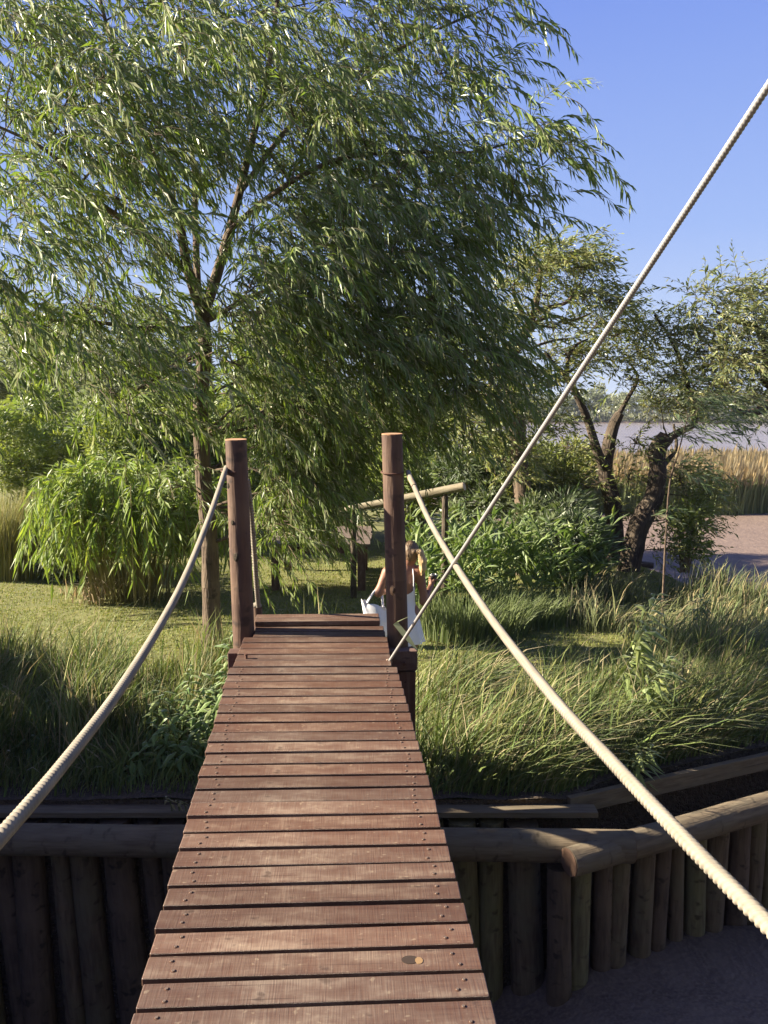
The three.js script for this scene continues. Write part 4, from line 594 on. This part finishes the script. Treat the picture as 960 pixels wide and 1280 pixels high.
{ // broad-leaved weeds beside the deck and along the bank
  function weed(label, u, v, D, h, n, o = {}) {
    const c = px(u, v, D).setY(o.y ?? 0), t = thing('leafy_weed', label, 'plant', c.clone(), o.group), L = new Buf(), S = new Buf(), cols = o.cols ?? [[0.10, 0.16, 0.035], [0.13, 0.19, 0.045], [0.08, 0.13, 0.03]];
    for (let k = 0; k < n; k++) {
      const hh = h * rr(0.7, 1.08), lx = (o.lean ?? 0.15) + gauss() * 0.2, lz = gauss() * 0.25 + (o.lz ?? 0), pts = []; for (let i = 0; i <= 6; i++) { const q = i / 6; pts.push(V(c.x + gauss() * 0.01 + (k - n / 2) * 0.05 + lx * hh * q * q, c.y + hh * q * (1 - 0.12 * q), c.z + lz * hh * q * q)); }
      S.twig(pts, 0.006, [0.12, 0.13, 0.05]);
      const m = Math.round(hh / 0.022);
      for (let i = 2; i < m; i++) { const f = Math.min(5.99, i / m * 6), q = Math.floor(f), p = pts[q].clone().lerp(pts[q + 1], f - q), a = i * 2.4, d = V(Math.cos(a) + (o.wind ?? 0.15), rr(-0.5, 0.35) + (i / m > 0.85 ? 0.5 : 0), Math.sin(a)).normalize(), l = (o.leaf ?? 0.17) * rr(0.7, 1.2) * (i / m > 0.9 ? 0.6 : 1); L.leaf(p, d, sideOf(d, rr(-0.5, 0.5)), l, l * (o.ratio ?? 0.3), tint(pick(cols), 0.2), 0.4, 0.35); }
    }
    part('stems', S.geo(), M.twig, t).userData.kind = 'stuff'; part('foliage', L.geo(), M.gloss, t).userData.kind = 'stuff';
  }
  const gl = 'leafy weeds beside the deck';
  for (const [u, v, D, h, n] of [[270, 940, 6.3, 0.95, 3], [248, 950, 6.2, 0.6, 3], [205, 955, 6.2, 0.65, 3], [168, 970, 6.1, 0.4, 2], [288, 900, 6.7, 1.15, 3], [240, 915, 6.55, 0.9, 3], [195, 930, 6.5, 0.7, 2], [225, 965, 6.1, 0.4, 2]]) weed('broad-leaved drooping weed beside the left edge of the deck', u, v, D, h, n, { group: gl, cols: [[0.17, 0.26, 0.05], [0.21, 0.29, 0.065], [0.13, 0.21, 0.04]] });
  for (const [u, v, D, h] of [[560, 950, 6.4, 0.5], [600, 960, 6.3, 0.4], [640, 930, 6.7, 0.5], [690, 950, 6.4, 0.45], [735, 930, 6.7, 0.5], [860, 900, 7, 0.55], [900, 930, 6.9, 0.5], [930, 880, 7.4, 0.6], [585, 900, 7.2, 0.5], [670, 890, 7.3, 0.5]]) weed('dark broad-leaved weed among the long grass right of the bridge', u, v, D, h, 2, { group: 'leafy weeds in the right bank grass', ratio: 0.16, leaf: 0.2, lean: 0.3, cols: [[0.10, 0.17, 0.03], [0.14, 0.21, 0.04]] });
  for (const [u, v, D, h] of [[40, 960, 6.3, 0.4], [95, 940, 6.5, 0.45], [130, 900, 7, 0.45], [60, 900, 7.1, 0.5]]) weed('small broad-leaved weed among the tall grass left of the bridge', u, v, D, h, 2, { group: 'leafy weeds in the left bank grass', ratio: 0.2, leaf: 0.15 });
  const pale = [[0.30, 0.36, 0.10], [0.26, 0.33, 0.085], [0.22, 0.29, 0.07]];
  weed('tall pale-leaved plant blown sideways in the grass right of the bridge', 778, 900, 6.9, 1.45, 3, { cols: pale, lean: 0.2, wind: 0.9, leaf: 0.23, ratio: 0.28 });
  weed('pale-leaved plant bent over the grass beside the tallest one', 790, 940, 6.55, 0.95, 3, { cols: pale, lean: 0.3, wind: 0.9, leaf: 0.21, ratio: 0.28 });
  weed('small bright plant standing just behind the corner of the walls', 790, 975, 6.1, 0.4, 3, { cols: pale, lean: 0.4, wind: 0.7, leaf: 0.17, ratio: 0.24 });
  weed('slender twining plant in the grass right of the woman', 562, 880, 8, 0.95, 1, { lean: 0.05, leaf: 0.08, ratio: 0.4 });
  weed('dark rosette plant at the edge of the mudflat grass', 870, 800, 9.5, 0.95, 2, { leaf: 0.2, ratio: 0.14 });
  weed('small sprig with yellow withered leaves on the wall log beside the deck', 228, 1012, 5.62, 0.2, 3, { y: 0.03, cols: [[0.32, 0.27, 0.10], [0.24, 0.24, 0.09]], leaf: 0.06, lz: 0.8, lean: 0 });
  weed('bushy green plant behind the left end of the landing', 338, 800, 7.2, 0.95, 3, { leaf: 0.13 });
  { // the broken reed leaf in front of the right post
    const t = thing('reed_leaf', 'single pale folded reed leaf beside the foot of the right post', 'leaf', px(521, 812, 4.7)), a = px(521, 812, 4.7), b = px(508, 795, 4.68), c = px(494, 778, 4.66), d = px(512, 770, 4.7), pos = [], w = [0.006, 0.022, 0.02, 0.004];
    [a, b, c, d].forEach((p, i) => pos.push(p.x - w[i] * 0.6, p.y - w[i] * 0.6, p.z, p.x + w[i] * 0.6, p.y + w[i] * 0.4, p.z + 0.004));
    const cc = Array.from({ length: 8 }, () => [0.42, 0.46, 0.26]).flat(), g = buildGeo(pos, [0, 1, 2, 1, 3, 2, 2, 3, 4, 3, 5, 4, 4, 5, 6, 5, 7, 6], null, cc); part('blade', g, M.grass, t);
    const s = new Buf(); s.twig([px(521, 835, 4.72).setY(0), px(523, 850, 4.72), a], 0.004, [0.2, 0.2, 0.08]); part('stalk', s.geo(), M.twig, t);
  }
}
// ---------------------------------------------------------------- picnic table, pole, driftwood
{
  const c = px(403, 690, 14.0).setY(0), t = thing('picnic_table', 'large weathered wooden plank table under the willow branches', 'table', c.clone());
  for (let k = 0; k < 7; k++) { const g = new RoundedBoxGeometry(1.7, 0.045, 0.285, 1, 0.006); g.translate(c.x + rr(-0.015, 0.015), 0.755, c.z - 1.0 + k * 0.3); part('plank', g, M.table ??= std({ map: plankMap, bumpMap: plankBump, bumpScale: 0.002, color: rgb(0.72, 0.86, 0.86) }), t); }
  for (const x of [-0.7, 0.7]) for (const z of [-0.85, 0.85]) part('leg', new RoundedBoxGeometry(0.13, 0.73, 0.13, 1, 0.006).translate(c.x + x, 0.365, c.z + z), M.beam, t);
  for (const z of [-0.85, 0.85]) part('rail', new THREE.BoxGeometry(1.27, 0.1, 0.05).translate(c.x, 0.66, c.z + z), M.beam, t);
}
{
  const a = px(424, 639, 12.6), b = px(580, 608, 11.7), t = thing('pole_rail', 'pale peeled wooden pole lying level across two stakes behind the right post', 'pole', V(a.x, 0, a.z));
  log('pole', a, b, 0.055, 0.062, M.pole, t, [0, 1], std({ color: rgb(0.5, 0.4, 0.26) }));
  for (const k of [0.12, 0.86]) { const p = a.clone().lerp(b, k); part('stake', tube([V(p.x, -0.2, p.z - 0.02), V(p.x, p.y - 0.05, p.z - 0.02)], 0.05, 0.045, { rad: 10, seg: 6 }), M.darkBark, t); }
}
{ const p = gp(792, 708, -1.1), t = thing('driftwood', 'dark piece of driftwood on the mud beside the leaning trunk', 'driftwood', p.clone()); log('log', p.clone().add(V(-0.4, 0.1, 0)), p.clone().add(V(0.45, 0.06, 0.2)), 0.12, 0.07, M.darkBark, t, [], M.cut, 0.2); }
// ---------------------------------------------------------------- the woman walking away on the lawn, her bag and her cup
{
  const O = V(0.19, 0, -8), W = (x, y, z) => V(O.x + x, y, O.z + z);
  const smin = (a, b, k) => { const h = Math.max(k - Math.abs(a - b), 0) / k; return Math.min(a, b) - h * h * k / 4; };
  const cap = (p, a, b, ra, rb) => { const bx = b[0] - a[0], by = b[1] - a[1], bz = b[2] - a[2], t = clamp(((p[0] - a[0]) * bx + (p[1] - a[1]) * by + (p[2] - a[2]) * bz) / (bx * bx + by * by + bz * bz), 0, 1); return Math.hypot(p[0] - a[0] - bx * t, p[1] - a[1] - by * t, p[2] - a[2] - bz * t) - lerp(ra, rb, t); };
  const ell = (p, c, r) => { const x = (p[0] - c[0]) / r[0], y = (p[1] - c[1]) / r[1], z = (p[2] - c[2]) / r[2], k = Math.hypot(x, y, z); return (k - 1) * Math.min(...r); };
  const mesh = (fn, c, h, res) => {
    const mc = new MarchingCubes(res, M.cut, false, false, 90000), f = mc.field, n = res, p = [0, 0, 0];
    for (let z = 0; z < n; z++) for (let y = 0; y < n; y++) for (let x = 0; x < n; x++) { p[0] = c[0] + (x - n / 2) / (n / 2) * h[0]; p[1] = c[1] + (y - n / 2) / (n / 2) * h[1]; p[2] = c[2] + (z - n / 2) / (n / 2) * h[2]; f[n * n * z + n * y + x] = -fn(p); }
    mc.isolation = 0; mc.update();
    const pos = mc.positionArray.slice(0, mc.count * 3); for (let i = 0; i < pos.length; i += 3) for (let k = 0; k < 3; k++) pos[i + k] = c[k] + pos[i + k] * h[k] + [O.x, O.y, O.z][k];
    let g = new THREE.BufferGeometry(); g.setAttribute('position', new THREE.BufferAttribute(pos, 3)); g = mergeVertices(g, 1e-5); g.computeVertexNormals(); return g;
  };
  const bones = [ // torso, legs, arms: ends and radii
    [[0, 0.92, 0.0], [0, 1.04, 0.0], 0.125, 0.105], [[0, 1.04, 0], [0, 1.22, 0.005], 0.10, 0.112], [[-0.12, 1.315, 0.01], [0.13, 1.32, 0.01], 0.06, 0.06], [[0.01, 1.3, 0.01], [0.06, 1.43, -0.01], 0.058, 0.048],
    [[-0.08, 0.9, 0], [-0.085, 0.49, -0.03], 0.09, 0.056], [[-0.085, 0.49, -0.03], [-0.08, 0.09, 0.04], 0.054, 0.034], [[0.08, 0.9, 0], [0.085, 0.49, 0.05], 0.09, 0.056], [[0.085, 0.49, 0.05], [0.08, 0.09, 0.14], 0.054, 0.034],
    [[-0.08, 0.05, 0.05], [-0.085, 0.035, -0.13], 0.036, 0.028], [[0.08, 0.05, 0.15], [0.085, 0.035, -0.03], 0.036, 0.028],
    [[-0.165, 1.315, 0.01], [-0.245, 1.12, 0.05], 0.048, 0.037], [[-0.245, 1.12, 0.05], [-0.14, 1.09, -0.16], 0.036, 0.026],
    [[0.165, 1.32, 0.01], [0.215, 1.02, 0.0], 0.048, 0.037], [[0.215, 1.02, 0.0], [0.285, 1.14, -0.17], 0.036, 0.026],
  ];
  const body = (p) => { let d = 9; for (const b of bones) d = smin(d, cap(p, ...b), 0.05); return d; };
  const HC = [0.075, 1.505, -0.01];
  const head = (p) => { let d = ell(p, HC, [0.074, 0.112, 0.094]); d = smin(d, ell(p, [HC[0], HC[1] - 0.05, HC[2] - 0.04], [0.055, 0.065, 0.055]), 0.03); d = smin(d, cap(p, [HC[0], HC[1] + 0.005, HC[2] - 0.088], [HC[0], HC[1] - 0.025, HC[2] - 0.106], 0.008, 0.013), 0.014); for (const s of [-1, 1]) { d = smin(d, ell(p, [HC[0] + s * 0.074, HC[1] - 0.008, HC[2] + 0.005], [0.012, 0.03, 0.018]), 0.01); d = Math.max(d, -ell(p, [HC[0] + s * 0.032, HC[1] + 0.006, HC[2] - 0.094], [0.016, 0.009, 0.01])); } d = Math.max(d, -ell(p, [HC[0], HC[1] - 0.058, HC[2] - 0.098], [0.022, 0.004, 0.01])); return smin(d, cap(p, [0.01, 1.3, 0.01], [0.065, 1.45, -0.01], 0.056, 0.047), 0.04); };
  const CUP = [0.315, 1.2, -0.225];
  const handR = (p) => { // closed round the cup
    let d = ell(p, [0.295, 1.165, -0.195], [0.026, 0.04, 0.03]); d = smin(d, cap(p, [0.283, 1.13, -0.165], [0.292, 1.155, -0.19], 0.026, 0.024), 0.02);
    for (let k = 0; k < 4; k++) { const y = 1.225 - k * 0.021, r = 0.0085 - (k === 3 ? 0.001 : 0), R = 0.044, a0 = 2.35, P = (a) => [CUP[0] + Math.cos(a) * R, y - 0.004 * (a - 0.5), CUP[2] + Math.sin(a) * R]; d = smin(d, Math.min(cap(p, [0.29, y - 0.035, -0.188], P(a0), r * 1.1, r), cap(p, P(a0), P(a0 + 1.1), r, r * 0.95), cap(p, P(a0 + 1.1), P(a0 + [1.9, 2.1, 2.0, 1.7][k]), r * 0.95, r * 0.8)), 0.008); }
    const T = (a) => [CUP[0] + Math.cos(a) * 0.046, 1.2, CUP[2] + Math.sin(a) * 0.046]; return smin(d, Math.min(cap(p, [0.302, 1.15, -0.18], T(1.5), 0.012, 0.01), cap(p, T(1.5), T(0.5), 0.01, 0.0085)), 0.01);
  };
  const handL = (p) => { let d = ell(p, [-0.125, 1.082, -0.195], [0.018, 0.038, 0.042]); d = smin(d, cap(p, [-0.14, 1.09, -0.155], [-0.13, 1.085, -0.18], 0.025, 0.022), 0.02); for (let k = 0; k < 4; k++) { const y = 1.11 - k * 0.019, l = [0.034, 0.038, 0.035, 0.027][k]; d = smin(d, Math.min(cap(p, [-0.12, y, -0.225], [-0.112, y - 0.008, -0.225 - l], 0.0088, 0.008), cap(p, [-0.112, y - 0.008, -0.225 - l], [-0.095, y - 0.03, -0.232 - l], 0.008, 0.0068)), 0.008); } return smin(d, Math.min(cap(p, [-0.115, 1.11, -0.18], [-0.09, 1.115, -0.215], 0.011, 0.0095), cap(p, [-0.09, 1.115, -0.215], [-0.083, 1.1, -0.245], 0.0095, 0.008)), 0.01); };
  const w = thing('person', 'person in a white low-backed dress walking away, half hidden by the right post', 'person', O.clone());
  const skin = std({ color: rgb(0.25, 0.118, 0.07), roughness: 0.55 });
  part('body', mergeGeometries([mesh(body, [0, 0.74, 0], [0.42, 0.76, 0.34], 104), mesh(head, [HC[0], 1.46, HC[2]], [0.13, 0.17, 0.15], 72), mesh(handR, [0.305, 1.19, -0.21], [0.085, 0.085, 0.085], 56), mesh(handL, [-0.115, 1.085, -0.22], [0.085, 0.085, 0.085], 56)]), skin, w);
  const hairFn = (p) => { let d = Math.max(ell(p, [HC[0], HC[1] + 0.018, HC[2] + 0.012], [0.083, 0.112, 0.1]), -(p[2] - (HC[2] - 0.045) + (p[1] - HC[1] - 0.06) * 0.75), HC[1] - 0.075 - p[1]); d = smin(d, ell(p, [HC[0] + 0.035, HC[1] + 0.035, HC[2] + 0.1], [0.03, 0.03, 0.03]), 0.02); return d + 0.003 * N3(p[0] * 90, p[1] * 25, p[2] * 90); };
  const hair = part('hair', mesh(hairFn, [HC[0], HC[1] + 0.02, HC[2] + 0.02], [0.13, 0.16, 0.16], 64), std({ color: rgb(0.17, 0.105, 0.055), roughness: 0.6 }), w);
  const pony = (p) => { const a = [[0.115, 1.55, 0.095], [0.165, 1.53, 0.1], [0.188, 1.45, 0.1], [0.192, 1.37, 0.095], [0.175, 1.3, 0.09]], r = [0.018, 0.03, 0.036, 0.03, 0.006]; let d = 9; for (let i = 0; i < 4; i++) d = smin(d, cap(p, a[i], a[i + 1], r[i], r[i + 1]), 0.02); return d + 0.007 * N3(p[0] * 85, p[1] * 14, p[2] * 85); };
  part('ponytail', mesh(pony, [0.155, 1.43, 0.095], [0.1, 0.18, 0.08], 64), std({ color: rgb(0.52, 0.36, 0.18), roughness: 0.55 }), hair);
  { // the dress: a loft of rings, low at the back, with hanging folds
    const rings = [[1.2, 0.134, 0.13, 0], [1.12, 0.13, 0.125, 0], [1.02, 0.126, 0.118, 0], [0.94, 0.145, 0.14, 0.002], [0.84, 0.168, 0.165, 0.006], [0.72, 0.19, 0.19, 0.012], [0.62, 0.21, 0.21, 0.018]], n = 72, pos = [], idx = [];
    rings.forEach(([y, rx, rz, f], j) => { for (let i = 0; i <= n; i++) { const a = i / n * Math.PI * 2, k = 1 + f * 3 * Math.sin(a * 11 + Math.sin(a * 3)), back = Math.max(0, Math.sin(a)), yy = y - (j < 2 ? (0.09 - j * 0.03) * back : 0); const q = W(Math.cos(a) * rx * k - 0.012 + (1.2 - y) * 0.03, yy, Math.sin(a) * rz * k); pos.push(q.x, q.y, q.z); } });
    for (let j = 0; j < rings.length - 1; j++) for (let i = 0; i < n; i++) { const a = j * (n + 1) + i; idx.push(a, a + 1, a + n + 1, a + 1, a + n + 2, a + n + 1); }
    const g = buildGeo(pos, idx); g.computeVertexNormals(); const cloth = new THREE.MeshPhysicalMaterial({ color: rgb(0.78, 0.76, 0.78), roughness: 0.9, side: THREE.DoubleSide }), dr = part('dress', g, cloth, w);
    for (const s of [-1, 1]) part('strap', tube([W(s * 0.07, 1.22, -0.11), W(s * 0.085, 1.375, -0.03), W(s * 0.09, 1.384, 0.02), W(s * 0.1, 1.28, 0.108), W(s * 0.1, 1.15, 0.114)], 0.006, 0.006, { seg: 24, rad: 6 }), cloth, dr);
  }
  for (const s of [-1, 1]) { const g = new THREE.SphereGeometry(0.009, 10, 8), c = W(HC[0] + s * 0.032, HC[1] + 0.006, HC[2] - 0.084); g.translate(c.x, c.y, c.z); part('eye', g, std({ color: rgb(0.1, 0.08, 0.07), roughness: 0.2 }), w); }
  { // white cloth bag on her forearm
    const b = thing('tote_bag', 'white cloth tote bag hanging from the forearm of the person', 'bag', W(-0.3, 0.72, 0.06)), cloth = std({ color: rgb(0.80, 0.78, 0.78), roughness: 0.95, side: THREE.DoubleSide });
    const pos = [], idx = [], n = 48, m = 12; for (let j = 0; j <= m; j++) for (let i = 0; i <= n; i++) { const a = i / n * 6.2832, t = j / m, rx = 0.13 * (1 - 0.12 * t) * (t > 0.85 ? 1 - (t - 0.85) * 4 : 1), rz = 0.055 * (0.7 + 0.6 * Math.sin(t * 2.6)) * (t > 0.9 ? 1 - (t - 0.9) * 6 : 1), c = Math.cos(a), s = Math.sin(a), q = W(-0.285 + Math.sign(c) * Math.pow(Math.abs(c), 0.6) * rx + 0.05 * t, 1.0 - 0.36 * t + 0.05 * (-c) * (1 - t) + 0.02 * Math.sin(a * 5) * (1 - t), 0.075 + s * rz + 0.012 * N3(a * 3, t * 6, 1)); pos.push(q.x, q.y, q.z); }
    for (let j = 0; j < m; j++) for (let i = 0; i < n; i++) { const a = j * (n + 1) + i; idx.push(a, a + 1, a + n + 1, a + 1, a + n + 2, a + n + 1); }
    const g = buildGeo(pos, idx); g.computeVertexNormals(); part('sack', g, cloth, b);
    for (const z of [0.03, 0.115]) part('handle', tube([W(-0.355, 1.03, z), W(-0.29, 1.13, 0.07), W(-0.235, 1.165, 0.05), W(-0.215, 1.12, 0.05), W(-0.2, 0.99, z)], 0.013, 0.013, { seg: 24, rad: 6, profile: (t, a) => 0.45 + 0.55 * Math.abs(Math.sin(a)) }), cloth, b);
  }
  { const c = W(...CUP), k = thing('drinking_cup', 'dark round cup with a pale rim in the raised hand of the person', 'cup', c.clone().add(V(0, -0.045, 0))); const g = new THREE.LatheGeometry([[0, -0.045], [0.026, -0.045], [0.033, -0.02], [0.036, 0.02], [0.034, 0.045], [0.031, 0.045], [0.031, 0.0], [0, -0.035]].map((q) => new THREE.Vector2(...q)), 24); g.translate(c.x, c.y, c.z); part('cup_body', g, std({ color: rgb(0.04, 0.03, 0.028), roughness: 0.4 }), k); const t = new THREE.TorusGeometry(0.0335, 0.004, 8, 28); t.rotateX(Math.PI / 2); t.translate(c.x, c.y + 0.046, c.z); part('rim', t, std({ color: rgb(0.6, 0.58, 0.55), roughness: 0.3, metalness: 0.8 }), k); }
}
renderer.render(scene, camera);
